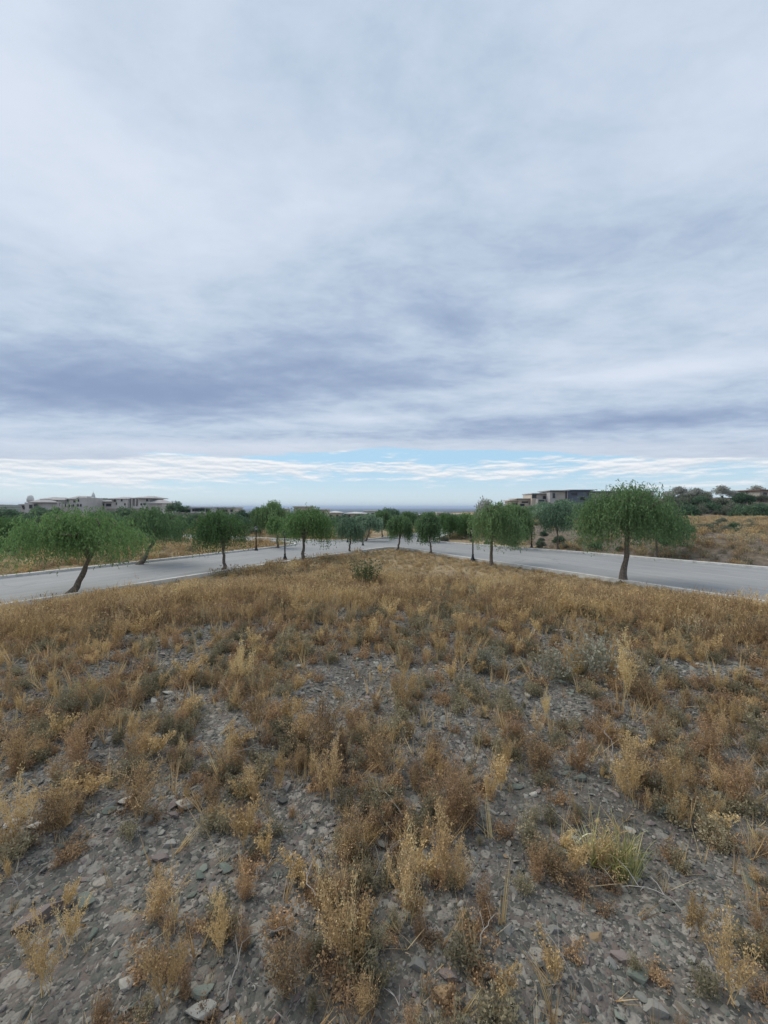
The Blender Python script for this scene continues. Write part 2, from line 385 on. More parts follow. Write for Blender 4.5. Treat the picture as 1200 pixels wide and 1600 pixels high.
M_road, t = newmat('road_asphalt')
v = posvec(t); a = e_noise(v, .25, 5, .6); b_ = e_noise(v, 60, 3, .7)
sx = t.nodes.new('ShaderNodeSeparateXYZ'); ln(t, v, sx.inputs[0]); ax = E.op('ABSOLUTE', E(sx.outputs[0])); yy = E(sx.outputs[1])
tr_ = e_noise(e_comb((ax * .84 + yy * .54) * 1.4, (yy * .84 - ax * .54) * .035), 1.0, 4, .6)
vo = t.nodes.new('ShaderNodeTexVoronoi'); vo.feature = 'DISTANCE_TO_EDGE'; vo.inputs['Scale'].default_value = .28
wv = t.nodes.new('ShaderNodeVectorMath'); wv.operation = 'ADD'; nz_ = t.nodes.new('ShaderNodeTexNoise'); nz_.inputs['Scale'].default_value = 1.2; ln(t, v, nz_.inputs['Vector']); ln(t, v, wv.inputs[0]); ln(t, nz_.outputs['Color'], wv.inputs[1]); ln(t, wv.outputs[0], vo.inputs['Vector'])
crack = (1.0 - e_smooth(E(vo.outputs['Distance']), .004, .014)) * e_smooth(e_noise(v, .15, 3), .48, .56)
patch = e_smooth(e_noise(v, .9, 2, .4), .60, .62)
pbr(t, rampn(t, a * .30 + b_ * .15 + tr_ * .55 - crack * .16 - patch * .05, [(.32, (.215, .222, .226)), (.5, (.265, .27, .27)), (.68, (.32, .322, .318))]), .85, .2, bump=b_, bstr=.2, bdist=.004)
M_kerb, t = newmat('kerb_concrete'); a = e_noise(posvec(t), 3, 6, .7)
pbr(t, rampn(t, a, [(.3, (.42, .41, .38)), (.6, (.62, .61, .58))]), .9, bump=a, bstr=.3)
def wallmat(name, c, k=.82):
    m, t = newmat(name); n = e_noise(objvec(t), .8, 6, .65)
    pbr(t, rampn(t, n, [(.3, tuple(q * k for q in c)), (.7, c)]), .9, .2, bump=e_noise(objvec(t), 9, 4, .7), bstr=.2); return m
M_wstone = wallmat('wall_warm_stone', (.56, .535, .51), .8); M_wwhite = wallmat('wall_white', (.66, .66, .64)); M_wtan = wallmat('wall_tan', (.52, .475, .42))
M_wgrey = wallmat('wall_grey', (.42, .42, .42)); M_wblue = wallmat('wall_slate', (.17, .19, .235)); M_wcream = wallmat('wall_cream', (.50, .47, .41))
M_roofg = wallmat('roof_grey', (.40, .385, .38)); M_roofr = wallmat('roof_brown', (.20, .12, .10)); M_roofw = wallmat('roof_pale', (.55, .55, .53)); M_stonewall = wallmat('retaining_stone', (.36, .32, .29), .5)
M_glass, t = newmat('window_glass'); pbr(t, (.03, .035, .045), .15, .5)
M_frame, t = newmat('window_frame'); pbr(t, (.12, .11, .10), .6)
M_iron, t = newmat('painted_iron'); pbr(t, (.012, .013, .015), .45, .4, bump=e_noise(objvec(t), 40, 3), bstr=.1)
M_lens, t = newmat('lantern_glass'); pbr(t, (.35, .37, .36), .2, .5)

# ------------------------------------------------------------------ ground
ang = np.concatenate([np.arange(-62, 62, .28), np.arange(62, 298, 4.0)])
rad = np.concatenate([[0.0], np.geomspace(.35, 70, 250), np.geomspace(72, 26000, 120)])
AA, RR = np.meshgrid(np.radians(ang), rad)
GX, GY = RR * np.sin(AA), RR * np.cos(AA); GZ = zt(GX, GY)
nr_, na_ = AA.shape
i = np.arange(nr_ - 1)[:, None] * na_; j = np.arange(na_)[None]; k = (j + 1) % na_
Fq = np.stack([i + j, i + k, i + na_ + k, i + na_ + j], -1).reshape(-1, 4)
mb = MB(); mb.add(np.stack([GX, GY, GZ], -1), Fq)
ground = mb.obj('ground', M_ground, smooth=True); tag(ground, kind='structure')
rr = np.hypot(GX, GY); s_r = GX * .844 + GY * .536 - 33
z_straw = ss(rr, 11, 19) * (1 - ss(rr, 260, 500)); z_straw = z_straw * .9
bankm = ss(s_r, .5, 2) * (1 - ss(s_r, 9, 14)) * ss(GX, 2, 6)
z_red = np.maximum(bankm * .62, ss(GX, 45, 62) * ss(GY, 89, 94) * .9)
z_red = np.maximum(z_red, ss(-GX, 40, 60) * ss(GY, 80, 100) * (1 - ss(GY, 135, 150)) * .62)
z_far = ss(rr, 220, 480)
ca = ground.data.color_attributes.new('zone', 'FLOAT_COLOR', 'POINT')
ca.data.foreach_set('color', np.stack([z_straw, z_red, z_far, np.ones_like(z_far)], -1).ravel().astype(np.float32))

# ------------------------------------------------------------------ roads
L_near = [(-30.3, -7.6), (-22, 5.0), (-13.9, 17.2), (-10.9, 21.9), (-6.0, 29.2), (-3.0, 33.2), (-1.4, 35.6), (-.2, 37.0), (.9, 37.4), (2.1, 36.8), (3.4, 34.8)]
R_near = [(6.0, 30.3), (8.6, 26.6), (11.3, 22.6), (15.8, 15.6), (22, 5.8), (30, -6.8)]
isl = L_near + R_near
L_far = [(-37.6, -3.0), (-29.4, 9.5), (-21.3, 21.4), (-15.2, 30.5), (-12.3, 35.2), (-10.2, 38.4), (-9.3, 40.2), (-9.4, 41.6), (-10.6, 42.9), (-14, 44.4), (-30, 49.5), (-60, 60)]
L_up = [(-60, 65), (-30, 54.5), (-16, 49.2), (-11.5, 46.8), (-7.4, 44.8), (-3.2, 45.4), (-1.0, 48.0), (1.6, 52.4), (5, 58), (9, 68), (16, 84), (28, 102)]
R_up = [(33, 98), (21, 82), (13.5, 66), (9.6, 57), (6.6, 48.5), (5.2, 45.8), (5.6, 44.4), (7.0, 42.6)]
R_far = [(13.3, 36.6), (16.8, 33.3), (24.6, 24.6), (34.5, 9), (44, -6)]
outline = L_far + L_up + R_up + R_far
def sub(poly, step=1.2):
    out = []
    for (a, b) in zip(poly[:-1], poly[1:]):
        n = max(1, int(math.hypot(b[0] - a[0], b[1] - a[1]) / step))
        out += [(a[0] + (b[0] - a[0]) * q / n, a[1] + (b[1] - a[1]) * q / n) for q in range(n)]
    return out + [poly[-1]]
# keep the ground 6 cm under the road: raise road sheet over the terrain samples
import bmesh
from mathutils.geometry import delaunay_2d_cdt
ring = sub(L_far, 2) + sub(L_up, 2) + sub(R_up, 2) + sub(R_far, 2) + sub(isl, 2)[::-1]
def inside(P, poly):
    x, y = P[:, 0], P[:, 1]; c = np.zeros(len(P), bool); pl = np.array(poly)
    for a, b in zip(pl, np.roll(pl, -1, 0)):
        m = ((a[1] > y) != (b[1] > y)); c ^= m & (x < (b[0] - a[0]) * (y - a[1]) / (b[1] - a[1] + 1e-12) + a[0])
    return c
gx, gy = np.meshgrid(np.arange(-60, 45, 2.0), np.arange(-8, 104, 2.0)); gp = np.stack([gx.ravel(), gy.ravel()], 1)
gp = gp[inside(gp, ring)]
pts = [Vector(p) for p in ring] + [Vector(p) for p in gp]
ne = len(ring); res = delaunay_2d_cdt(pts, [(q, (q + 1) % ne) for q in range(ne)], [], 1, 1e-4)
RV = np.array([(p.x, p.y, 0) for p in res[0]])
def road_z(x, y): return np.maximum(zt(x, y), 0 if np.isscalar(x) else 0 * x) * 0 + np.where(np.hypot(x, y) > 50, zt(x, y), 0) * ss(np.hypot(x, y), 50, 60)
RV[:, 2] = road_z(RV[:, 0], RV[:, 1]) + .05
cen = np.array([RV[list(f)].mean(0)[:2] for f in res[2]]); keep = inside(cen, ring)
tri = np.array([f for f, kk in zip(res[2], keep) if kk and len(f) == 3])
mb = MB(); mb.add(RV, tri); road = mb.obj('road', M_road); tag(road, kind='structure')
# press the ground below the road
co = np.stack([GX, GY, GZ], -1).reshape(-1, 3); m = inside(co[:, :2], ring)
near_ = np.hypot(co[:, 0], co[:, 1]) < 130
co[m & near_, 2] = np.minimum(co[m & near_, 2], road_z(co[m & near_, 0], co[m & near_, 1]) - .08)
ground.data.vertices.foreach_set('co', co.ravel().astype(np.float32)); ground.data.update()

def kerb(poly, side, wd=.24, h=.15):
    P = np.array(sub(poly, 1.0)); T = np.gradient(P, axis=0); T /= np.linalg.norm(T, axis=1)[:, None]
    N = np.stack([-T[:, 1], T[:, 0]], 1) * side
    z = road_z(P[:, 0], P[:, 1]) + .05; A = P + N * .005; Bq = P + N * wd; m_ = len(P)
    prof = [(A, z - .12), (A, z + h - .02), (A + N * .02, z + h), (Bq, z + h), (Bq, z - .12)]
    V = np.stack([np.column_stack([p, q]) for p, q in prof], 1)
    i = np.arange(m_ - 1)[:, None] * 5; j = np.arange(4)[None]
    Fk = np.stack([i + j, i + j + 1, i + 5 + j + 1, i + 5 + j], -1).reshape(-1, 4)
    o = MB(); o.add(V, Fk); ob = o.obj('kerb', M_kerb); tag(ob, kind='structure')
kerb(isl, -1); kerb(L_far, 1); kerb(L_up, 1); kerb(R_up + R_far, 1)

# ------------------------------------------------------------------ trees
def pepper_meshes(seed, W, H, base, lean=(0, 0), leafmat=None, dens=1.0, sparse_top=False, leaf=.10, skew=(0, 0), trunk_r=.13):
    """weeping tree: W crown width, H total height, base height of crown underside"""
    rng = np.random.default_rng(seed)
    tk = MB(); lx, ly = lean; fork = base + (H - base) * .12
    tz = np.linspace(0, 1, 9); wob = rng.normal(0, .035, (9, 2)); wob[0] = 0
    P = np.column_stack([lx * tz ** .8 + wob[:, 0], ly * tz ** .8 + wob[:, 1], fork * tz - .08])
    rr_ = trunk_r * (1.3 * np.exp(-tz * 9) + 1.0 - .32 * tz) * (1 + rng.normal(0, .06, 9))
    tk.tube(P, rr_, 9)
    top = P[-1]; limbs = []
    nl_ = 7
    for q in range(nl_):
        th = q * 2 * math.pi / nl_ + rng.uniform(-.4, .4); rr2 = W * .5 * rng.uniform(.3, .6)
        end = top + np.array([math.cos(th) * rr2 + skew[0] * .5, math.sin(th) * rr2 + skew[1] * .5, (H - fork) * rng.uniform(.45, .8)])
        s_ = np.linspace(0, 1, 7)[:, None]
        L = top * (1 - s_) + end * s_ + np.array([0, 0, 1]) * (np.sin(s_ * math.pi) * .12 * H * .3) + rng.normal(0, .04, (7, 3)) * s_
        start = rng.integers(6, 9); L[0] = P[start]
        tk.tube(L, np.linspace(trunk_r * .55, .015, 7), 6); limbs.append(L)
        for w in range(3):
            b0 = L[rng.integers(2, 6)]; e0 = b0 + rng.normal(0, 1, 3) * [W * .14, W * .14, .1] + [0, 0, (H - base) * .15]
            tk.tube(np.array([b0, (b0 + e0) / 2 + [0, 0, .08], e0]), [.03, .02, .008], 4)
    cr_ = MB(); cx, cy = top[0] + skew[0], top[1] + skew[1]
    ncl = int(36 * dens); out = []
    while len(out) < ncl:
        a = rng.uniform(0, 2 * math.pi); r0 = math.sqrt(rng.uniform(0, 1)) ** .85
        lump = 1 + .27 * math.sin(a * 2 + seed) + .17 * math.sin(a * 5 + seed * 1.7)
        r_ = r0 * W * .345 * lump
        zz = base + (H - base) * (.30 + .66 * math.sqrt(max(0, 1 - r0 ** 2.2)) * rng.uniform(.68, 1.0)) * (1 - .08 * rng.random())
        out.append((cx + r_ * math.cos(a), cy + r_ * math.sin(a), zz, r0, a))
    for (x, y, z, r0, a) in out:
        low_ = rng.uniform(.62, 1.12)
        ns = int(40 * rng.uniform(.35, 1.6))
        istop = sparse_top and z > base + (H - base) * .72
        if istop: ns = int(ns * .45)
        spread = W * .07
        st = np.array([x, y, z]) + rng.normal(0, 1, (ns, 3)) * [spread, spread, spread * .7]
        ca_, sa_ = np.cos(a + rng.normal(0, .9, ns)), np.sin(a + rng.normal(0, .9, ns))
        out_len = rng.uniform(.06, .30, ns) * W * .24
        drop = rng.uniform(.35, 1.0, ns) * (H - base) * .50 * (1.0 + .3 * r0)
        drop = np.minimum(drop, np.maximum(st[:, 2] - base * low_ * rng.uniform(.92, 1.08, ns), .12))
        K = 13; tt = np.linspace(0.03, 1, K)[None]
        px = st[:, :1] + ca_[:, None] * out_len[:, None] * np.sin(tt * 1.5)
        py = st[:, 1:2] + sa_[:, None] * out_len[:, None] * np.sin(tt * 1.5)
        pz = st[:, 2:] + .22 * out_len[:, None] * np.sin(tt * 3.1) - drop[:, None] * tt ** 1.6
        Pp = np.stack([px, py, pz], -1).reshape(-1, 3); n = len(Pp)
        d = rng.normal(0, .5, (n, 3)) + [0, 0, -1.0]; d /= np.linalg.norm(d, axis=1)[:, None]
        ll = leaf * rng.uniform(.8, 1.7, n)[:, None]
        w = np.cross(d, rng.normal(0, 1, (n, 3))); w /= np.linalg.norm(w, axis=1)[:, None] + 1e-9
        cr_.quads(Pp, d * ll, w * ll * (.09 if istop else .15))
    return tk.mesh('trunk', M_bark, True), cr_.mesh('crown', leafmat)
def tree(name, px, py, meshes, label, group, cat='tree', rz=0, sc_=1.0, zoff=0, Y=None):
    if Y is None: x, y = at(px, py)
    else: x, y = X_(px, Y), Y
    rt = empty(name, (x, y, zf(x, y) - .03 + zoff), rz, label=label, cat=cat, group=group)
    rt.scale = (sc_,) * 3
    for nm, me in zip(('trunk', 'crown'), meshes):
        o = bpy.data.objects.new(nm, me); COL.objects.link(o); o.parent = rt
    return rt
GI, GR = 'pepper trees along the grassy island', 'trees beyond the roads'
tree('pepper_tree', 105, 931, pepper_meshes(1, 5.7, 3.95, 1.70, (1.0, .1), M_leaf, 1.35, leaf=.10, skew=(-.75, 0)), 'leaning pepper tree with broad bright green crown and slanting dark trunk before the left road', GI)
tree('pepper_tree', 350, 894, pepper_meshes(2, 4.0, 4.0, 1.55, (-.05, 0), M_leaf, 1.05, leaf=.11, skew=(-.25, 0), trunk_r=.10), 'round pepper tree with upright trunk, second from the left at the island edge', GI)
tree('pepper_tree', 473, 877, pepper_meshes(3, 4.5, 4.2, 1.55, (.1, 0), M_leaf, 1.0, leaf=.13, skew=(.1, 0), trunk_r=.12), 'pepper tree just right of the lantern post that rises from the grass', GI)
tree('pepper_tree', 546, 864, pepper_meshes(4, 3.0, 3.3, 1.3, (.1, 0), M_leafg, .85, leaf=.13, trunk_r=.09), 'small grey green pepper tree left of the olive bush', GI)
tree('pepper_tree', 620, 860, pepper_meshes(5, 2.9, 3.5, 1.25, (.35, 0), M_leafd, .85, leaf=.13, trunk_r=.10, skew=(-.1, 0)), 'small dark pepper tree standing at the very tip of the island', GI)
tree('pepper_tree', 674, 866, pepper_meshes(6, 2.3, 3.85, 1.25, (-.12, 0), M_leafd, .75, leaf=.13, trunk_r=.085), 'narrow upright pepper tree with pale lower trunk right of the island tip', GI)
tree('pepper_tree', 768, 884, pepper_meshes(7, 3.6, 4.75, 1.6, (0, 0), M_leafd, 1.2, leaf=.12, trunk_r=.125, skew=(.3, .1)), 'tall pepper tree with thin pale twiggy top beside the flared lamp post', GI)
tree('pepper_tree', 974, 911, pepper_meshes(8, 5.1, 5.5, 2.15, (.25, 0), M_leafd, 1.7, leaf=.11, trunk_r=.16, skew=(.15, 0)), 'largest pepper tree with thick pale trunk in front of the right road', GI)
tree('pepper_tree', 216, 883, pepper_meshes(9, 4.9, 4.1, 1.7, (1.0, .2), M_leafd, 1.1, leaf=.13, trunk_r=.13), 'dark pepper tree with slanting forked trunk on the far side of the left road', GR)
tree('pepper_tree', 1026, 872, pepper_meshes(10, 4.0, 4.7, 1.45, (0, 0), M_leafd, 1.15, leaf=.13, trunk_r=.10), 'dark pepper tree across the right road, half hidden by the largest one', GR)
tree('pepper_tree', 872, 860, pepper_meshes(11, 3.9, 4.5, 2.0, (-.1, 0), M_leafg, 1.0, leaf=.13, trunk_r=.09), 'grey green pepper tree with thin trunk at the foot of the right bank', GR)
g1m = pepper_meshes(12, 3.2, 4.0, 1.3, (0, 0), M_leafd, .9, leaf=.15, trunk_r=.10)
g2m = pepper_meshes(13, 4.2, 4.4, 1.0, (.1, 0), M_leafd, 1.1, leaf=.16, trunk_r=.10)
g3m = pepper_meshes(14, 3.0, 3.6, 1.4, (.5, 0), M_leafg, .9, leaf=.15, trunk_r=.10)
g4m = pepper_meshes(15, 4.6, 4.0, .5, (0, 0), M_leaf, 1.2, leaf=.15, trunk_r=.10)
tree('pepper_tree', 433, 857, pepper_meshes(16, 2.4, 3.3, 1.6, (.05, 0), M_leaf, .6, leaf=.13, trunk_r=.11), 'small light green pepper tree on the grassy corner of the side road', GR)
tree('pepper_tree', 803, 857, g2m, 'dark pepper tree across the right road behind the flared lamp post', GR, sc_=.98, zoff=.2)
tree('pepper_tree', 425, 839, g2m, 'dark tree behind the side road, left of the small light green tree', GR, rz=2.2, sc_=1.15)
tree('pepper_tree', 407, 838, g1m, 'dark tree behind the lamp post of the grassy corner', GR, rz=1.1, sc_=1.1)
tree('pepper_tree', 571, 846, g3m, 'pepper tree with slanting trunk beyond the road left of the island tip', GR, sc_=1.0)
tree('pepper_tree', 597, 841, g1m, 'dark upright pepper tree beyond the road on the dry mound', GR, rz=.7, sc_=1.0)
tree('pepper_tree', 640, 838, g1m, 'pepper tree beside the distant road entrance, left of the lamps', GR, rz=2.9, sc_=.95)
tree('pepper_tree', 612, 836, g3m, 'pepper tree behind the tree at the island tip', GR, rz=2.0, sc_=1.2)
tree('pepper_tree', 668, 847, g1m, 'pepper tree between the distant lamps at the bank end', GR, rz=4.2, sc_=.95)
tree('pepper_tree', 703, 842, g4m, 'bushy light green tree on the right bank end', GR, rz=.3, sc_=.85, zoff=.1)
tree('pepper_tree', 728, 841, g4m, 'light green tree on the right bank behind the lamp post', GR, rz=2.0, sc_=.8, zoff=.1)
tree('pepper_tree', 22, 866, g4m, 'green tree at the left picture edge behind the leaning pepper tree', GR, rz=1.0, sc_=.85)
tree('pepper_tree', -30, 868, g2m, 'dark tree at the left picture edge beyond the road', GR, rz=.5, sc_=.75)
tree('pepper_tree', 70, 852, g2m, 'dark low tree behind the crown of the leaning pepper tree', GR, rz=3.5, sc_=.70)
tree('pepper_tree', 170, 850, g2m, 'dark tree between the leaning tree and the dark slanting tree', GR, rz=4.5, sc_=.68)
tree('pepper_tree', 260, 850, g2m, 'dark tree behind the right side of the dark slanting tree', GR, rz=5.5, sc_=.70)

# dense round bushes and far trees
def bush_meshes(seed, W, H, mat, n=2600, leaf=.16, low=0.0, clumps=22, tall=False):
    rng = np.random.default_rng(seed); cr_ = MB(); tk = MB()
    for q in range(5):
        th = q * 1.3 + rng.uniform(0, .5); e = np.array([math.cos(th) * W * .28, math.sin(th) * W * .28, low + (H - low) * .6])
        tk.tube(np.array([[math.cos(th) * .05, math.sin(th) * .05, -.1], e * .5 + [0, 0, .1], e]), [.09 if low else .05, .05, .02], 5)
    cs = []
    for q in range(clumps):
        a = rng.uniform(0, 6.28); r0 = math.sqrt(rng.random()); cs.append((math.cos(a) * r0 * W * .36, math.sin(a) * r0 * W * .36, low + (H - low) * (.12 + .68 * math.sqrt(max(0, 1 - r0 ** 2)) * rng.uniform(.3, 1)), W * rng.uniform(.11, .2)))
    cs = np.array(cs); idx = rng.integers(0, clumps, n); c = cs[idx]
    d = rng.normal(0, 1, (n, 3)); d /= np.linalg.norm(d, axis=1)[:, None]; d *= (rng.random(n) ** .4)[:, None]
    P = c[:, :3] + d * c[:, 3:] * [1, 1, .8]; P[:, 2] = np.maximum(P[:, 2], low * .9 + .03)
    a_ = rng.normal(0, 1, (n, 3)) + d * 1.2; a_ /= np.linalg.norm(a_, axis=1)[:, None]; w = np.cross(a_, rng.normal(0, 1, (n, 3))); w /= np.linalg.norm(w, axis=1)[:, None] + 1e-9
    ll = leaf * rng.uniform(.6, 1.5, n)[:, None]
    cr_.quads(P, a_ * ll, w * ll * .32); return tk.mesh('trunk', M_bark, True), cr_.mesh('crown', mat)
bA = bush_meshes(31, 6, 4.6, M_bush, 4200, .28, 1.2, 26); bB = bush_meshes(32, 3.4, 2.0, M_bush, 2400, .18); bC = bush_meshes(33, 3.0, 1.6, M_bushg, 2200, .15)
bD = bush_meshes(34, 5, 3.2, M_leafg, 3600, .22, .3); bE = bush_meshes(35, 6, 4.6, M_bare, 2600, .34, .5, 36)
def far_tree(px, py_base, Y, meshes, label, group, sc_=1.0, rz=0, name='broadleaf_tree', cat='tree'):
    x = X_(px, Y); rt = empty(name, (x, Y, zf(x, Y) - .05), rz, label=label, cat=cat, group=group); rt.scale = (sc_, sc_, sc_)
    for nm, me in zip(('trunk', 'crown') if 'tree' in name else ('stem', 'foliage'), meshes):
        o = bpy.data.objects.new(nm, me); COL.objects.link(o); o.parent = rt
for (px, Y, me, s_, lab) in [
    (275, 128, bA, 1.15, 'dark round tree beside the right end of the big left villa'), (292, 132, bA, .8, 'smaller dark round tree left of the low white house'),
    (318, 140, bA, .8, 'dark flat topped tree behind the low white house'), (60, 112, bA, .68, 'dark round tree in front of the left villa wing'),
    (88, 105, bA, .6, 'dark tree below the windows of the left villa'), (378, 125, bA, .85, 'dark tree behind the second pepper tree from the left'),
    (395, 128, bA, .8, 'dark tree just left of the small white house'), (438, 126, bA, .85, 'dark tree just right of the small white house'),
    (455, 120, bA, .7, 'dark tree left of the tan flat roofed house'), (522, 150, bA, .75, 'dark tree behind the small centre houses'),
    (568, 160, bA, .7, 'dark tree among the pale centre houses'), (345, 110, bA, .7, 'dark tree behind the round pepper tree'),
    (1161, 106, bA, .95, 'dark round tree alone on top of the right embankment')]:
    far_tree(px, 0, Y, me, lab, 'dark round trees near the far houses', s_, px * .37)
for (px, Y, s_) in [(1062, 118, .85), (1085, 114, .9), (1104, 116, .6), (1128, 119, .9), (1146, 117, .65), (1182, 121, .95), (1045, 117, .7), (1000, 116, 1.0), (975, 112, 1.2)]:
    far_tree(px, 0, Y, bE, {1062: 'broad pale bare tree on the skyline just right of the largest pepper tree', 1085: 'second pale bare domed tree right of the largest pepper tree', 1104: 'small low bare tree in the dip of the right skyline', 1128: 'broad pale bare tree left of the dark round tree on the embankment', 1146: 'small bare tree touching the left side of the dark round skyline tree', 1182: 'pale bare tree right of the dark round skyline tree', 1045: 'bare tree partly behind the right edge of the largest pepper tree', 1000: 'bare tree rising behind the top of the largest pepper tree', 975: 'tallest bare tree directly above the largest pepper tree'}[px], 'bare trees on the right skyline', s_, px * .7, 'bare_tree')
far_tree(756, 0, 60, bE, 'thin pale bare tree rising behind the tall pepper tree beside the flared lamp post', 'bare trees beyond the roads', 1, 1.0, 'bare_tree')
COL.objects['bare_tree.009'].scale = (.62, .62, 1.08)
rng = np.random.default_rng(77)
for (x0, x1, Y0, Y1, n, meshes, s0, s1, lab) in [
    (835, 1000, 58, 100, 34, bD, .85, 1.25, 'grey green bush on the slope below the right hand houses'),
    (830, 1190, 84, 112, 16, bB, 1.0, 1.9, 'dark bush at the foot of the right embankment'),
    (1035, 1195, 96, 116, 46, bC, .9, 1.7, 'grey scrubby bush on the face of the right embankment'),
    (-40, 420, 60, 100, 34, bB, 1.0, 1.8, 'dark bush in the dry field on the left'),
    (-30, 150, 40, 64, 12, bD, .5, .75, 'green bush in the thicket behind the leaning pepper tree'),
    (430, 620, 66, 120, 22, bB, 1.0, 1.6, 'dark bush in the dry field left of centre'),
    (640, 800, 62, 120, 16, bB, 1.0, 1.7, 'dark bush beyond the distant road'),
    (690, 1190, 36, 58, 70, bC, .22, .55, 'small grey scrubby bush on the bank beyond the right road'),
    (820, 1190, 31, 50, 40, bB, .2, .42, 'small dark scrubby bush low on the bank beyond the right road'),
    (385, 475, 50, 60, 5, bC, .7, 1.0, 'grey bush behind the side road')]:
    for q in range(n):
        px = rng.uniform(x0, x1); Y = rng.uniform(Y0, Y1); x = X_(px, Y)
        if inside(np.array([[x, Y]]), ring)[0] or any(inside(np.array([[x + a, Y + b]]), ring)[0] for a, b in ((1.4, 0), (-1.4, 0), (0, 1.4), (0, -1.4))): continue
        far_tree(px, 0, Y, meshes, lab, lab.replace('bush', 'bushes'), rng.uniform(s0, s1), rng.uniform(0, 6), 'bush', 'bush')

# ------------------------------------------------------------------ houses
def house(name, label, Y, vols, wins, group=None, roofs=(), extras=()):
    """vols: (px0, px1, py_top, py_bot, depth, dy, mat); wins: (px, py, w, h, dy) in photo pixels"""
    xs = [X_(v[0], Y) for v in vols] + [X_(v[1], Y) for v in vols]; cx = (min(xs) + max(xs)) / 2
    rt = empty(name, (cx, Y, zf(cx, Y)), label=label, cat='house', group=group); z0 = rt.location.z
    g = lambda px: X_(px, Y) - cx
    for (a, b, tp, bt, dep, dy_, mat) in vols:
        m = MB(); m.box(g(a), g(b), dy_, dy_ + dep, min(Z_(bt, Y), zf(cx, Y) - .5) - z0 - 1.0, Z_(tp, Y) - z0); w_ = m.obj('wall', mat, rt)
    for (a, b, ev, tp, dep, dy_, mat) in roofs:
        m = MB()
        if tp is None: m.box(g(a), g(b), dy_ - .3, dy_ + dep, Z_(ev, Y) - z0 + .003, Z_(ev, Y) - z0 + .30)
        else: m.hip(g(a), g(b), dy_ - .7, dy_ + dep, Z_(ev, Y) - z0 + .003, Z_(tp - 1.2, Y) - z0)
        m.obj('roof', mat, rt)
    for (px, py, w, h, dy_) in wins:
        ww, hh = w / F * Y / 2, h / F * Y / 2; x, z = g(px), Z_(py, Y) - z0
        f = MB(); tk_ = .12
        for bx in ((-ww - tk_, ww + tk_, hh, hh + tk_), (-ww - tk_, ww + tk_, -hh - tk_, -hh), (-ww - tk_, -ww, -hh, hh), (ww, ww + tk_, -hh, hh)):
            f.box(x + bx[0], x + bx[1], dy_ - .10, dy_ + .02, z + bx[2], z + bx[3])
        fo = f.obj('window', M_frame, rt)
        p = MB(); p.box(x - ww, x + ww, dy_ - .05, dy_ + .01, z - hh, z + hh); p.obj('pane', M_glass, fo)
    for fn in extras: fn(rt, g, z0)
    return rt
def chimney(px0, px1, top, bot, Y, dy_=3, mat=None):
    def fn(rt, g, z0):
        m = MB(); m.box(g(px0), g(px1), dy_, dy_ + 1.2, Z_(bot, Y) - z0, Z_(top, Y) - z0); m.obj('chimney', mat or M_wstone, rt)
    return fn
def columns(pxs, top, bot, Y, dy_):
    def fn(rt, g, z0):
        for p in pxs:
            m = MB(); m.box(g(p) - .22, g(p) + .22, dy_, dy_ + .44, Z_(bot, Y) - z0, Z_(top, Y) - z0); m.obj('column', M_wstone, rt)
    return fn
Yl = 140
house('villa', 'large grey stone villa with stepped hipped roofs at the far left', Yl,
      [(63, 82, 781, 800, 9, 1, M_wstone), (82, 96, 782, 802, 8, 0, M_wstone), (96, 121, 780, 802, 9, 2, M_wstone), (121, 137, 777.5, 803, 8, -.5, M_wstone), (100, 122, 787.5, 804, 3, -1.2, M_wstone)],
      [(75, 783.5, 2, 3, 1), (89.5, 783.5, 1.6, 2.6, 0), (94, 788.5, 1.4, 2.8, 0), (99.3, 781.8, 1.4, 3.5, 2), (124.5, 782, 1.6, 3, -.5), (107.5, 790, 2, 4, -1.2), (114, 790, 2.4, 3.2, -1.2), (119, 790, 1.4, 3, -1.2), (123.7, 789.5, 1.4, 3, -.5), (128.2, 789.5, 1.4, 3, -.5), (110, 783.5, 3, 2, 2)],
      roofs=[(61, 84, 780.6, 777.5, 10, 1, M_roofg), (80, 98, 782, 779, 9, 0, M_roofg), (97, 122, 780, 775.5, 10, 2, M_roofg)], extras=[chimney(126, 129, 775, 778.5, Yl, 3), columns([101, 111, 117], 787.5, 796, Yl, -1.9)])
house('villa', 'second grey stone villa with tall double columns and hipped roofs left of the round tree', Yl + 4,
      [(169, 181, 780.5, 800, 8, 2, M_wstone), (181, 198, 779, 802, 8, .5, M_wstone), (198, 217, 779, 802, 8, 3, M_wstone), (217, 234, 778.5, 803, 9, 0, M_wstone), (234, 256, 786, 806, 8, -1, M_wstone), (212, 236, 791, 806, 2, -2, M_wstone)],
      [(174, 782, 1.6, 3, 2), (180.7, 787, 1, 3, .5), (189, 781.5, 1.8, 3, .5), (194, 788, 1.4, 2.6, .5), (198.5, 788, 1, 2, 3), (204.5, 786, 2, 7.5, 3), (210, 786, 2, 7.5, 3), (214.8, 788, 1.4, 2.6, 3), (221, 788, 2, 2.4, 0), (230, 781.5, 2, 3, 0), (226, 787.5, 3, 2, 0), (234.6, 793, 2, 2, -2), (251, 795.5, 1.6, 2.4, -1), (241, 795, 1.2, 2, -1), (214, 796, 2.2, 2.2, -2)],
      roofs=[(167, 199, 780, 777, 10, 1, M_roofg), (197, 218, 779, 776.8, 10, 2.6, M_roofg), (215, 241, 779, 776, 10, -.5, M_roofg), (233, 257, 787, 782, 9, -1, M_roofg)],
      extras=[columns([201.5, 207.3, 212.5], 779.5, 793, Yl + 4, 1.6), chimney(232, 235, 775.5, 779, Yl + 4)])
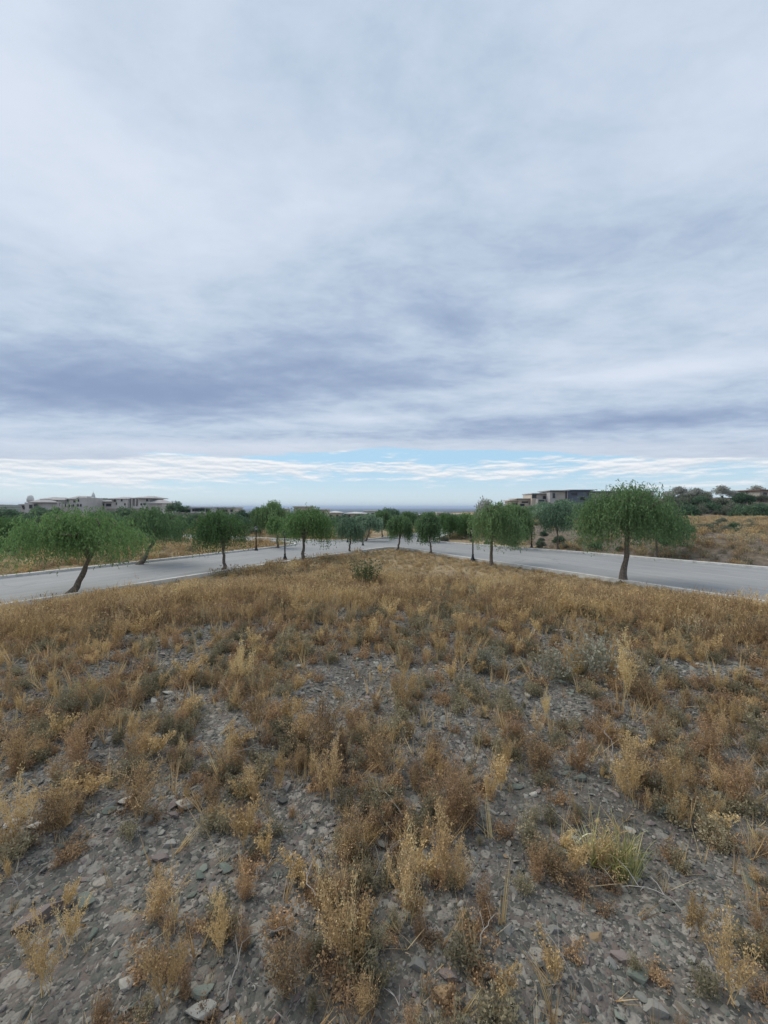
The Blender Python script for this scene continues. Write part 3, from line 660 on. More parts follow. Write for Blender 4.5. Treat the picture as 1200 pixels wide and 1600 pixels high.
house('pavilion', 'long low pavilion with shaded openings between the two left villas', Yl + 6,
      [(137, 170, 784, 801, 6, 2, M_wstone)], [(143, 789, 6, 3.6, 2), (153, 789, 7, 3.6, 2), (164, 789, 7, 3.4, 2)], roofs=[(136, 172, 784, 782.6, 7, 2, M_roofg)])
def dome(rt, g, z0):
    m = MB(); z = Z_(784, 128) - z0; m.lathe([(1.0, z), (1.0, z + 1.0), (.95, z + 1.2), (.8, z + 1.8), (.45, z + 2.2), (.1, z + 2.35)], 12, (g(39), 2)); m.obj('chimney', M_wwhite, rt, True)
house('gatehouse', 'low gatehouse with a round topped chimney at the far left', 128,
      [(24, 34, 789, 802, 5, 2, M_wtan), (34, 62, 785, 803, 6, 1, M_wstone)], [(44, 791.5, 4, 5, 1), (52, 789.5, 5, 2.4, 1), (28, 792, 3, 3, 2), (33, 794, 2, 3, 1)], roofs=[(47, 66, 785.5, 781.5, 7, 0, M_roofg), (23, 36, 789, None, 6, 1.6, M_roofg)], extras=[dome])
house('bungalow', 'low white flat roofed house with one wide window right of the dark round trees', 130,
      [(298, 332, 793.5, 806, 7, 0, M_wwhite), (284, 300, 796, 806, 6, 1, M_wwhite)], [(312, 796.8, 15, 3.8, 0), (324, 797.5, 4.5, 4.2, 0), (302, 797, 2, 3, 0), (291, 799, 6, 3.4, 1)], roofs=[(296.5, 334, 793.2, None, 7.6, -.4, M_roofw), (283, 300, 795.8, None, 6.5, .8, M_roofw)])
house('bungalow', 'pale wide house mostly hidden behind the second pepper tree', 134, [(334, 368, 793.5, 806, 7, 0, M_wcream)], [(340, 798, 4, 3, 0), (352, 798, 6, 3, 0), (362, 798, 3, 3, 0)], roofs=[(333, 369, 793.2, None, 7.6, -.3, M_roofw)])
house('small_house', 'small white two level house between dark trees left of the centre', 132,
      [(401, 417, 794.5, 806, 6, 1, M_wwhite), (394, 410, 800.5, 807, 3, -2, M_wwhite)], [(408, 798, 2.4, 2.4, 1), (402, 803.4, 10, 1.8, -2), (414, 798, 1.6, 2.2, 1)], roofs=[(400, 418, 794.3, None, 6.4, .8, M_roofw), (393, 411, 800.4, None, 3, -2.3, M_roofw)])
house('bungalow', 'pale house seen between the crowns right of the small white house', 138, [(424, 446, 796, 807, 6, 0, M_wcream)], [(430, 800, 4, 2.6, 0), (440, 800, 4, 2.6, 0)], roofs=[(423, 447, 795.8, None, 6.4, -.2, M_roofw)])
house('flat_house', 'tan box shaped house behind the pepper tree beside the lantern post', 128, [(459, 486, 792.5, 808, 8, 0, M_wtan), (486, 510, 797, 809, 7, 1, M_wcream)], [(466, 799, 3, 3, 0), (477, 799, 3, 3, 0), (494, 800.5, 5, 2.6, 1), (504, 801, 3, 2.4, 1)], roofs=[(458, 487, 792.4, None, 8.5, -.3, M_wtan), (486, 511, 796.8, None, 7, .8, M_roofw)])
house('small_house', 'grey gabled small house with dark carport left of the centre', 145, [(511, 533, 801.5, 811, 6, 0, M_wcream)], [(515.5, 806, 5, 2.4, 0), (527, 805.5, 2, 2, 0)], roofs=[(510, 534, 801.7, 799.6, 7, 0, M_roofw)])
house('bungalow', 'long pale roofed house above the small grey green tree', 150, [(537, 572, 803, 812, 7, 0, M_wcream)], [(545, 806, 4, 2.4, 0), (560, 806, 5, 2.4, 0), (568, 807, 3, 2, 0)], roofs=[(536, 573, 803, 801.2, 8, 0, M_roofw)])
house('bungalow', 'white flat house with dark openings above the leftmost centre trees', 160, [(568, 590, 799, 811, 6, 1, M_wwhite), (590, 612, 801.5, 812, 7, 0, M_wwhite)], [(574, 803, 3, 2, 1), (583, 803, 5, 2.2, 1), (597, 804, 6, 2.4, 0), (606.5, 804.5, 4, 2.6, 0)], roofs=[(567, 591, 799, None, 6, .8, M_roofw), (589, 613, 801.4, None, 7, -.3, M_roofw)])
house('bungalow', 'white roofed house with dark clerestory just right of the centre', 155, [(640, 664, 805.5, 813, 7, 0, M_wwhite), (646, 655, 803.2, 808, 4, 2, M_wblue)], [(649, 809, 4, 2, 0), (659, 809, 4, 2, 0)], roofs=[(639, 666, 805.4, None, 7.5, -.3, M_roofw)])
house('bungalow', 'pale flat house with a dark square volume between narrow tree and tall tree', 158, [(683, 697, 801.5, 812, 6, 0, M_wcream), (697, 704, 802, 807, 4, -.3, M_wblue), (704, 724, 804, 812, 6, 0, M_wcream)], [(688, 805, 3, 2.2, 0), (712, 807, 4, 2, 0)], roofs=[(682, 698, 801.4, None, 6.2, -.2, M_roofw), (703.5, 725, 804, None, 6.2, -.2, M_roofw)])
house('modern_house', 'low stepped flat roofed house at the left end of the right ridge', 126, [(799, 812, 783, 795, 6, 1, M_wtan), (810, 834, 780.5, 796, 7, 0, M_wtan), (814, 820, 779, 783, 3, 2, M_wgrey)], [(806, 787.5, 7, 2, 1), (820, 784.6, 9, 1.6, 0), (829, 786, 4, 3.6, 0), (816, 789, 6, 3, 0)], roofs=[(796, 813, 782.6, None, 7, .4, M_wtan), (806, 836, 780, None, 8, -.6, M_wtan)])
house('modern_house', 'modern box house with glazed corner in the middle of the right ridge', 124, [(831, 860, 772.5, 788, 8, 0, M_wtan), (836, 848, 780, 790, 3, -2, M_wgrey)], [(834.5, 775.6, 6, 4.4, 0), (842, 783, 8, 3.4, -2), (853, 777.5, 9, 3.6, 0), (857.5, 775, 2, 3, 0)], roofs=[(830, 862, 772, None, 9, -.6, M_wgrey)])
house('modern_house', 'tall tan box house next to the slate coloured house on the ridge', 122, [(860, 887, 768, 790, 9, 0, M_wtan), (856, 866, 770, 786, 3, -1.5, M_wgrey)], [(862, 774.5, 3, 7, -1.5), (880, 783, 3, 4, 0), (871, 783.5, 4, 2, 0), (884.5, 774, 1.6, 12, 0)], roofs=[(857, 888, 767.4, None, 9.5, -.8, M_wgrey)])
house('modern_house', 'dark slate coloured box house behind the largest pepper tree', 124, [(887, 926, 767, 792, 9, 0, M_wblue), (926, 1025, 769, 790, 8, 1, M_wtan)], [(897, 772, 9, 3, 0), (910, 779, 8, 4, 0), (920, 772, 5, 3, 0), (960, 778, 10, 4, 1), (985, 778, 10, 4, 1), (1010, 778, 8, 4, 1)], roofs=[(886, 927, 766.6, None, 9.5, -.5, M_wblue), (926, 1026, 768.6, None, 8.5, .5, M_wblue)])
house('modern_house', 'house with red brown roof at the right picture edge', 118, [(1187, 1230, 766.5, 785, 8, 0, M_wcream)], [(1195, 772, 4, 4, 0), (1210, 772, 4, 4, 0)], roofs=[(1183, 1234, 766.5, None, 9, -.8, M_roofr)])
# little tower on the left skyline
x, y = X_(146, 430), 430; rt = empty('water_tower', (x, y, zf(x, y)), label='tiny pale tower on the hill between the two left villas', cat='tower')
h0 = Z_(770, 430) - zf(x, y); m = MB(); m.lathe([(1.3, -1), (1.1, h0 * .6), (1.9, h0 * .66), (1.9, h0 * .85), (.9, h0)], 10); m.obj('shaft', M_wwhite, rt, True)
m = MB(); m.lathe([(.12, h0 - .05), (.04, h0 + 2.5)], 6); m.obj('mast', M_frame, rt)
# retaining wall below the second left villa
def low_wall(px0, px1, Y, ztop, h, label):
    xa, xb = X_(px0, Y), X_(px1, Y); rt = empty('retaining_wall', ((xa + xb) / 2, Y, ztop - h), label=label, cat='wall')
    w = xb - xa; q = MB(); q.box(-w / 2, w / 2, 0, .6, -.8, h); q.obj('wall_face', M_stonewall, rt); q = MB(); q.box(-w / 2 - .05, w / 2 + .05, -.08, .68, h + .003, h + .13); q.obj('coping', M_wcream, rt)
low_wall(166, 224, 134, Z_(794.5, 134), 1.4, 'low brown retaining wall in front of the second left villa')
low_wall(272, 345, 124, Z_(801.5, 124), .9, 'long low pale wall in front of the white flat roofed house')
low_wall(858, 905, 116, Z_(786.5, 116), 1.0, 'low stone wall in front of the tall tan box house')
# ------------------------------------------------------------------ lamps
def lamp(px, py, label, hgt=2.25, group='black lantern posts along the roads', proto=[]):
    x, y = at(px, py); z = zf(x, y)
    if proto: return copy_tree(proto[0], (x, y, z), 0, (hgt / 2.25,) * 3, label)
    rt = empty('street_lamp', (x, y, z), label=label, cat='street lamp', group=group); proto.append(rt)
    m = MB(); m.lathe([(.20, -.05), (.20, .03), (.18, .05), (.16, .12), (.10, .26), (.075, .34), (.07, .42), (.085, .44), (.085, .47), (.055, .50)], 14); m.obj('base', M_iron, rt, True)
    m = MB(); m.lathe([(.05, .50), (.045, 1.72), (.06, 1.73), (.06, 1.76), (.04, 1.78), (.035, 1.84)], 12); m.obj('pole', M_iron, rt, True)
    hd = MB(); hd.lathe([(.03, 1.84), (.07, 1.86), (.095, 1.88), (.095, 1.90)], 6)
    for q in range(6):
        a = q * math.pi / 3; hd.tube([(.095 * math.cos(a), .095 * math.sin(a), 1.90), (.15 * math.cos(a), .15 * math.sin(a), 2.10)], .008, 4)
    h = hd.obj('lantern', M_iron, rt)
    g = MB(); g.lathe([(.088, 1.903), (.143, 2.098)], 6); g.obj('glass', M_lens, h)
    c = MB(); c.lathe([(.18, 2.10), (.17, 2.12), (.10, 2.19), (.04, 2.22), (.02, 2.23), (.025, 2.25), (.005, 2.28)], 6); c.obj('cap', M_iron, h)
    return rt
lamp(445, 875, 'lantern post rising from the grass left of the third pepper tree')
lamp(739, 877, 'lantern post with flared black base left of the tall pepper tree', 2.4)
lamp(831, 858, 'lantern post across the right road below the bank', 2.3)
lamp(400, 861, 'lantern post on the grassy corner beyond the left road', 2.3)
lamp(567, 853, 'lantern post beyond the road just above the olive bush', 1.9)
lamp(543, 848, 'lantern post behind the small grey green pepper tree', 1.9)
lamp(653, 847, 'leftmost lantern post at the end of the right bank', 2.0)
lamp(664, 848, 'lantern post with flared base nearest the narrow pepper tree', 2.0)
x, y = at(388, 860); rt = empty('utility_box', (x, y, zf(x, y)), .3, label='small black utility box in the grass left of the corner lantern post', cat='utility box')
m = MB(); m.box(-.2, .2, -.15, .15, -.02, .34); m.obj('cabinet', M_iron, rt); m = MB(); m.box(-.22, .22, -.17, .17, .343, .38); m.obj('lid', M_iron, rt)

# ------------------------------------------------------------------ weed prototypes
rng = np.random.default_rng(5)
def nrm(a): return a / (np.linalg.norm(a, axis=-1, keepdims=True) + 1e-9)
def ribbons(mb, P0, D, L, w, droop, k=4):
    """thin curved blades, two crossed so they show from any side; P0,D (n,3), L (n,)"""
    n = len(P0); s_ = np.linspace(0, 1, k + 1)[None, :, None]
    C = P0[:, None] + D[:, None] * L[:, None, None] * s_ + np.array([0, 0, -1.]) * (droop * L)[:, None, None] * s_ ** 2
    side = nrm(np.cross(D, rng.normal(0, 1, (n, 3))))[:, None] * (w[:, None, None] * (1 - s_ * .85))
    V = np.concatenate([C - side, C + side], 2).reshape(n, (k + 1) * 2, 3)
    base = (np.arange(n) * (k + 1) * 2)[:, None, None]; q = np.arange(k)[None, :, None] * 2
    Fc = (base + q + np.array([0, 1, 3, 2])[None, None]).reshape(-1, 4)
    mb.add(V, Fc); return C
def leafbits(mb, P, D, size, spread, per, wr=.22):
    P = np.repeat(P, per, 0); D = np.repeat(D, per, 0); n = len(P)
    a = nrm(D * .8 + rng.normal(0, .75, (n, 3))); P = P + rng.normal(0, spread, (n, 3))
    ll = size * rng.uniform(.5, 1.5, n)[:, None]; w = nrm(np.cross(a, rng.normal(0, 1, (n, 3))))
    mb.quads(P, a * ll, w * ll * wr)
def weed(kind, h, nstem, spread, mat):
    m = MB(); n = nstem
    th = rng.uniform(0, 6.28, n); tilt = np.abs(rng.normal(0, spread, n))
    D = np.stack([np.cos(th) * np.sin(tilt), np.sin(th) * np.sin(tilt), np.cos(tilt)], -1)
    L = h * rng.uniform(.55, 1.1, n); P0 = np.column_stack([rng.normal(0, h * .07, (n, 2)), np.full(n, -.01)])
    C = ribbons(m, P0, D, L, np.full(n, .0022), rng.uniform(-.12, .22, n), 5)
    if kind == 'bush':      # many short side sprigs with clustered crumbs of dry leaf
        for q in (1, 2, 3, 4, 5):
            per = 3; Pb = np.repeat(C[:, q], per, 0) + rng.normal(0, .012, (n * per, 3)); Db = nrm(np.repeat(D, per, 0) * .8 + rng.normal(0, .65, (n * per, 3)))
            Cs = ribbons(m, Pb, Db, h * rng.uniform(.10, .26, n * per), np.full(n * per, .0022), np.full(n * per, -.15), 2)
            leafbits(m, Cs[:, 1], Db, .0095, .009, 4, .3); leafbits(m, Cs[:, 2], Db, .009, .008, 5, .3)
    elif kind == 'plume':   # upright spikes thick with seed
        for q in (2, 3, 4, 5):
            per = 5; Pb = np.repeat(C[:, q], per, 0) + rng.normal(0, .008, (n * per, 3)); Db = nrm(np.repeat(D, per, 0) * 1.3 + rng.normal(0, .42, (n * per, 3)))
            Cs = ribbons(m, Pb, Db, h * rng.uniform(.12, .24, n * per), np.full(n * per, .0018), np.full(n * per, -.2), 2)
            leafbits(m, Cs[:, 1], Db, .010, .006, 4, .3); leafbits(m, Cs[:, 2], Db, .009, .005, 5, .3)
    elif kind == 'twig':
        for q in (2, 3, 4):
            per = 2; Pb = np.repeat(C[:, q], per, 0); Db = nrm(np.repeat(D, per, 0) + rng.normal(0, .6, (n * per, 3)))
            ribbons(m, Pb, Db, h * rng.uniform(.15, .4, n * per), np.full(n * per, .0015), np.full(n * per, .1), 3)
    return m.mesh('dry_weed_' + kind, mat)
def tuft(h, n, spread, mat, w=.0028, droop=.35, name='grass_tuft'):
    m = MB(); th = rng.uniform(0, 6.28, n); tilt = np.abs(rng.normal(0, spread, n))
    D = np.stack([np.cos(th) * np.sin(tilt), np.sin(th) * np.sin(tilt), np.cos(tilt)], -1)
    P0 = np.column_stack([rng.normal(0, h * .09, (n, 2)), np.full(n, -.01)])
    ribbons(m, P0, D, h * rng.uniform(.5, 1.15, n), np.full(n, w) * rng.uniform(.6, 1.4, n), rng.uniform(0, droop, n), 5)
    return m.mesh(name, mat)
def plumes_far(h, n, spread, mat, w, name='grass_clump'):
    """clump for distances past six metres: fewer, wider bits"""
    m = MB(); th = rng.uniform(0, 6.28, n); tilt = np.abs(rng.normal(0, spread, n))
    D = np.stack([np.cos(th) * np.sin(tilt), np.sin(th) * np.sin(tilt), np.cos(tilt)], -1)
    P0 = np.column_stack([rng.normal(0, h * .35, (n, 2)), np.full(n, -.02)])
    C = ribbons(m, P0, D, h * rng.uniform(.5, 1.15, n), np.full(n, w), rng.uniform(0, .2, n), 3)
    for q in (1, 2, 3):
        Pb = np.repeat(C[:, q], 2, 0); Db = nrm(np.repeat(D, 2, 0) + rng.normal(0, .38, (n * 2, 3))); ribbons(m, Pb, Db, h * rng.uniform(.12, .32, n * 2), np.full(n * 2, w * .8), np.full(n * 2, .05), 2)
    leafbits(m, C[:, 3], D, w * 7, .02, 3, .2)
    return m.mesh(name, mat)
W_bush = [weed('bush', .24, 15, .42, M_weed), weed('bush', .30, 17, .36, M_weed), weed('bush', .20, 14, .50, M_weedr), weed('bush', .27, 16, .40, M_weedr), weed('bush', .16, 12, .55, M_dusk), weed('bush', .22, 14, .50, M_dusk)]
W_plume = [weed('plume', .32, 9, .30, M_gold), weed('plume', .26, 8, .36, M_gold), weed('plume', .36, 10, .26, M_weed), weed('plume', .24, 7, .42, M_gold)]
W_twig = [weed('twig', .22, 7, .75, M_twig), weed('twig', .28, 6, .65, M_stem), weed('twig', .18, 9, .8, M_stem)]
W_tuft = [tuft(.22, 60, .38, M_straw), tuft(.30, 70, .30, M_straw), tuft(.16, 50, .5, M_straw)]
W_green = tuft(.27, 150, .42, M_ggrass, .0026, .5); W_green2 = tuft(.24, 60, .55, M_ggrass, .003, .6); W_pale = tuft(.34, 120, .30, M_straw, .003)
W_far = [plumes_far(.36, 44, .25, M_gold, .0035), plumes_far(.42, 44, .22, M_gold, .0035), plumes_far(.34, 44, .30, M_weed, .0035), plumes_far(.30, 40, .35, M_weedr, .0035), plumes_far(.34, 40, .25, M_straw, .0035)]
W_verge = [plumes_far(.30, 26, .35, M_straw, .009), plumes_far(.38, 26, .3, M_gold, .009), plumes_far(.34, 26, .4, M_weed, .009), plumes_far(.28, 26, .45, M_dusk, .009)]
def silver(h, n, sp=.45, lf=.035, wr=.22):
    m = MB(); th = rng.uniform(0, 6.28, n); tilt = np.abs(rng.normal(0, sp, n))
    D = np.stack([np.cos(th) * np.sin(tilt), np.sin(th) * np.sin(tilt), np.cos(tilt)], -1)
    C = ribbons(m, np.column_stack([rng.normal(0, h * .2, (n, 2)), np.full(n, -.01)]), D, h * rng.uniform(.6, 1.1, n), np.full(n, .003), rng.uniform(0, .15, n), 5)
    for q in (2, 3, 4, 5): leafbits(m, C[:, q], D, lf, lf * .4, 4, wr)
    return m
W_silver = silver(.42, 60).mesh('silver_shrub', M_silver); W_olive = silver(.75, 110, .27, .040, .28).mesh('olive_bush', M_olive); W_olive.name = 'olive_bush'

def rocks(seed, flat, mat, n=1):
    r_ = np.random.default_rng(seed); bm = bmesh.new(); bmesh.ops.create_icosphere(bm, subdivisions=2, radius=1)
    nn = r_.normal(0, 1, (14, 3)); nn /= np.linalg.norm(nn, axis=1)[:, None]; dd = r_.uniform(.32, .72, 14)
    V = np.array([v.co[:] for v in bm.verts])
    for a, d in zip(nn, dd):          # facets cut by planes make an angular stone
        k_ = V @ a; V = np.where((k_ > d)[:, None], V - np.outer(k_ - d, a) * .92, V)
    V = V * [1, r_.uniform(.6, .9), flat] + r_.normal(0, .012, V.shape)
    for v, c in zip(bm.verts, V): v.co = c
    me = bpy.data.meshes.new('stone'); bm.to_mesh(me); bm.free(); me.materials.append(mat); return me
ROCK = {k: [rocks(10 * i_ + s, fl, m_) for s, fl in enumerate((.35, .5, .65))] for i_, (k, m_) in enumerate((('grey', M_rockg), ('green', M_rockgr), ('mauve', M_rockp), ('pale', M_rockw), ('ochre', M_rocko)))}
GRAV = [rocks(90 + s, fl, M_grav) for s, fl in enumerate((.35, .45, .55, .7, .5, .6))]

# ------------------------------------------------------------------ scatter
def scatter(name, pts, rot, scl, meshes, idx, label, cat):
    col = bpy.data.collections.new(name + '_pieces')
    for q, me in enumerate(meshes):
        o = bpy.data.objects.new('%s_piece_%02d' % (name, q), me); col.objects.link(o)
    me = bpy.data.meshes.new(name); me.vertices.add(len(pts)); me.vertices.foreach_set('co', np.asarray(pts, np.float32).ravel())
    for nm, dat, typ, key in (('rot', rot, 'FLOAT_VECTOR', 'vector'), ('scl', scl, 'FLOAT_VECTOR', 'vector'), ('idx', idx, 'INT', 'value')):
        a = me.attributes.new(nm, typ, 'POINT'); a.data.foreach_set(key, np.asarray(dat, np.int32 if typ == 'INT' else np.float32).ravel())
    ob = bpy.data.objects.new(name, me); COL.objects.link(ob); tag(ob, label, cat, kind='stuff')
    g = bpy.data.node_groups.new(name, 'GeometryNodeTree')
    g.interface.new_socket('Geometry', in_out='INPUT', socket_type='NodeSocketGeometry'); g.interface.new_socket('Geometry', in_out='OUTPUT', socket_type='NodeSocketGeometry')
    gi = g.nodes.new('NodeGroupInput'); go = g.nodes.new('NodeGroupOutput'); ip = g.nodes.new('GeometryNodeInstanceOnPoints')
    ci = g.nodes.new('GeometryNodeCollectionInfo'); ci.inputs['Collection'].default_value = col; ci.inputs['Separate Children'].default_value = True; ci.inputs['Reset Children'].default_value = True
    def na(nm, ty):
        n = g.nodes.new('GeometryNodeInputNamedAttribute'); n.data_type = ty; n.inputs['Name'].default_value = nm
        return [o for o in n.outputs if o.name == 'Attribute' and o.enabled][0]
    er = g.nodes.new('FunctionNodeEulerToRotation'); g.links.new(na('rot', 'FLOAT_VECTOR'), er.inputs[0])
    L = g.links.new; L(gi.outputs[0], ip.inputs['Points']); L(ci.outputs[0], ip.inputs['Instance']); ip.inputs['Pick Instance'].default_value = True
    L(na('idx', 'INT'), ip.inputs['Instance Index']); L(er.outputs[0], ip.inputs['Rotation']); L(na('scl', 'FLOAT_VECTOR'), ip.inputs['Scale']); L(ip.outputs[0], go.inputs[0])
    ob.modifiers.new('scatter', 'NODES').node_group = g
    return ob
rng = np.random.default_rng(11)
# bare gravel patches on the mound, as places on its flat top
PATCH = [(250,1110,60,28),(520,1075,75,40),(340,1140,60,40),(190,1290,90,60),(110,1400,110,80),(300,1390,70,90),(700,1140,50,60),(790,1240,60,60),(840,1430,110,110),(1000,1500,130,100),(600,935,110,14),(1100,1040,120,16),
         (220,1000,60,14),(560,1040,80,20),(680,955,70,14),(930,1230,70,50),(430,1370,30,70),(1150,1530,60,60),(380,1560,50,60),(640,1560,60,50),(280,1040,50,20),(50,1230,60,70),(470,1310,40,50),(60,1480,60,50),(900,1090,40,20), (1130,1380,60,50)]
def cover(x, y):
    d = .30 + 1.15 * (fbm(x * .9 + 3, y * .9, 4, 50) - .28)
    for (px, py, rx, ry) in PATCH:
        cx, cy = at(px, py, TOP); sx = rx / F * cy; sy = abs(at(px, py - ry, TOP)[1] - at(px, py + ry, TOP)[1]) / 2
        d = d * (1 - .93 * np.exp(-(((x - cx) / sx) ** 2 + ((y - cy) / sy) ** 2) ** 1.2))
    d = d + ss(np.hypot(x, y), 5.0, 7.5) * .45
    return np.clip(d, 0.02, 1)
def field(n, y0, y1, wide=1.12, extra=.6, p=1.0):
    """random ground points, denser towards the viewer for p>1"""
    u = rng.random(n); Y = (y0 ** (2 / p) + u * (y1 ** (2 / p) - y0 ** (2 / p))) ** (p / 2)
    X = rng.uniform(-1, 1, n) * (Y * wide + extra); return X, Y
def eul(n, tiltv=.12): return np.column_stack([rng.normal(0, tiltv, n), rng.normal(0, tiltv, n), rng.uniform(0, 6.28, n)])

# named plants
def plant(name, px, py, me, h, label, cat, rz=None, group=None, z=TOP):
    x, y = at(px, py, z); x, y = at(px, py, zf(x, y)) if y < 9 else (x, y)
    o = bpy.data.objects.new(name, me); COL.objects.link(o); o.location = (x, y, zf(x, y)); s = h
    o.scale = (s, s, s); o.rotation_euler = (0, 0, rng.uniform(0, 6) if rz is None else rz); return tag(o, label, cat, group)
plant('grass_tuft', 978, 1374, W_green, 1.05, 'yellow green grass tuft with long curved blades on bare gravel at lower right', 'grass tuft')
plant('grass_tuft', 930, 1352, W_green2, 1.15, 'thin straw and green grass tuft touching the larger yellow green one', 'grass tuft')
plant('grass_tuft', 128, 1092, W_green2, 1.1, 'pale tuft with long arching straw blades among dark weeds at left', 'grass tuft')
for q, (px, py) in enumerate([(484, 968), (516, 972), (548, 968)]):
    plant('grass_tuft', px, py, W_pale, 1.0, ['leftmost of three pale cream grass tufts in a row', 'middle one of three pale cream grass tufts in a row', 'rightmost of three pale cream grass tufts in a row'][q], 'grass tuft')
plant('grass_tuft', 848, 934, W_pale, 1.0, 'lone pale cream grass tuft near the right verge', 'grass tuft')
plant('silver_shrub', 925, 1056, W_silver, .95, 'silvery grey green shrub among golden weeds right of centre', 'shrub')
plant('silver_shrub', 762, 1050, W_silver, .6, 'small silvery shrub left of the large silver one', 'shrub')
plant('silver_shrub', 868, 1062, W_silver, .7, 'dark based silvery shrub just left of the large silver one', 'shrub')
def bushat(name, px, Y, me, s, label):
    x = X_(px, Y); o = bpy.data.objects.new(name, me); COL.objects.link(o); o.location = (x, Y, zf(x, Y)); o.scale = (s,) * 3; tag(o, label, 'bush')
bushat('olive_bush', 573, 8.3, W_olive, .84, 'dark olive bush standing on the crest of the dry mound')
bushat('olive_bush', 512, 7.9, W_olive, .48, 'small green bush on the crest left of the olive bush')
bushat('olive_bush', 440, 7.4, W_olive, .45, 'small green bush at the foot of the lantern post')

# candidate weeds
N = 8800
X, Y = field(N, .75, 9.5, p=1.15); cv = cover(X, Y)
keep = rng.random(N) < np.maximum(cv ** 1.8 * .95, .10 * (Y < 3)); X, Y = X[keep], Y[keep]
big_w = [(500,1180,1.5,1),(470,1165,1.3,0),(215,1280,1.2,1),(700,1290,1.2,3),(735,1280,1.1,2),(600,1205,1.3,0),(150,1125,1.5,4),(100,1130,1.4,5),(1000,1215,1.4,0),(905,1190,1.2,2),(1110,1165,1.2,3),(845,1190,1.3,0),(240,1440,.9,0),(60,1560,.8,6),
         (250,1590,.8,6),(450,1560,.9,0),(545,1520,.9,8),(765,1440,.7,2),(640,1450,.9,8),(1095,1480,.85,7),(1150,1590,.9,6),(870,1360,.9,0),(630,1110,1.3,6),(380,1082,1.3,6),(365,1085,1.2,0),(540,1340,1.0,1),(20,1330,.9,6),(950,1340,.9,0),
         (400,1160,1.2,8),(395,1240,.9,0),(520,1250,1.1,8),(345,1500,.7,6),(690,1380,.9,8),(720,1250,1.2,3),(1060,1240,1.1,6),(1165,1250,1.1,3),(30,1200,1.1,1),(80,1310,1.0,0),(120,1200,1.0,3),(985,1240,1.2,6),(900,1050,1.3,6),(980,1080,1.5,6),(1010,1090,1.4,0)]
protos = W_bush + W_plume + W_twig + W_tuft      # 0-5 bush, 6-9 plume, 10-12 twig, 13-15 tuft
probs = np.array([.14, .14, .07, .08, .10, .09, .09, .07, .12, .06, .02, .02, .015, .01, .01, .02]); probs /= probs.sum()
tx, ty = at(985, 1374, TOP); kp = np.hypot(X - tx, (Y - ty) * .8) > .17; kp &= ~((np.abs(X - tx) < .12) & (Y < ty)); X, Y = X[kp], Y[kp]
nW = len(X); zone = fbm(X * .7 + 9, Y * .7, 3, 71)
ix = rng.choice(16, nW, p=probs); ix = np.where((zone > .60) & (rng.random(nW) < .5), rng.integers(6, 10, nW), ix); ix = np.where((zone < .40) & (rng.random(nW) < .5), rng.integers(3, 6, nW), ix)
SC = rng.uniform(.26, .80, nW) * np.interp(np.hypot(X, Y), [1, 2, 4, 8], [.55, .70, .82, .95])
extra = [(*at(px, py, TOP), s * .74, k_) for px, py, s, k_ in big_w]
X = np.concatenate([[e[0] for e in extra], X]); Y = np.concatenate([[e[1] for e in extra], Y]); SC = np.concatenate([[e[2] for e in extra], SC]); ix = np.concatenate([[e[3] for e in extra], ix]).astype(int)
Zw = zt(X, Y); show = SC / np.hypot(X, Y); vis = (np.abs(X) < Y * 1.0) & (Y > 1.05)
order = np.argsort(-(show * vis)); ind = order[:290]; rest = order[290:]
names = {0: ('dry_weed', 'bushy brown dry weed with crumbly leaves on the gravel mound'), 1: ('dry_weed', 'taller bushy brown dry weed on the gravel mound'), 2: ('dry_weed', 'low rust coloured dry weed on the gravel mound'), 3: ('dry_weed', 'rust coloured bushy dry weed on the gravel mound'),
         4: ('dry_weed', 'low dark grey brown withered weed on the gravel mound'), 5: ('dry_weed', 'dark grey brown withered weed on the gravel mound')}
for q in range(6, 10): names[q] = ('dry_weed', ['tall golden plumed dry weed on the gravel mound', 'golden plumed dry weed on the gravel mound', 'tall brown plumed dry weed with upright seed spikes', 'small golden plumed dry weed with spreading spikes'][q - 6])
for q in range(10, 13): names[q] = ('dead_twigs', ['pale grey leafless weed skeleton on the gravel', 'tall brown leafless weed skeleton on the gravel', 'low brown spreading leafless weed skeleton on the gravel'][q - 10])
for q in range(13, 16): names[q] = ('grass_tuft', ['small straw coloured grass tuft on the mound', 'upright straw coloured grass tuft on the mound', 'low straw coloured grass tuft with spreading blades'][q - 13])
weeds_made = []
for q in ind:
    nm, lab = names[int(ix[q])]; o = bpy.data.objects.new(nm, protos[ix[q]]); COL.objects.link(o)
    o.location = (X[q], Y[q], Zw[q]); s = SC[q]; o.scale = (s * .92, s * .92, s * rng.uniform(.9, 1.25)); o.rotation_euler = (rng.normal(0, .08), rng.normal(0, .08), rng.uniform(0, 6.28))
    o['lm'] = 0
    weeds_made.append((o, lab)); del o['lm']
    tag(o, lab, 'dry weed' if nm == 'dry_weed' else ('dead twigs' if nm == 'dead_twigs' else 'grass tuft'), lab + ' (alike ones)' if False else lab.replace('weed', 'weeds', 1).replace('tuft', 'tufts', 1))
n = len(rest); s = SC[rest]
scatter('dry_weed_cover', np.column_stack([X[rest], Y[rest], Zw[rest]]), eul(n, .1), np.column_stack([s, s, s]), protos, ix[rest], 'brown and rust dry weeds covering the gravel mound', 'dry weeds')
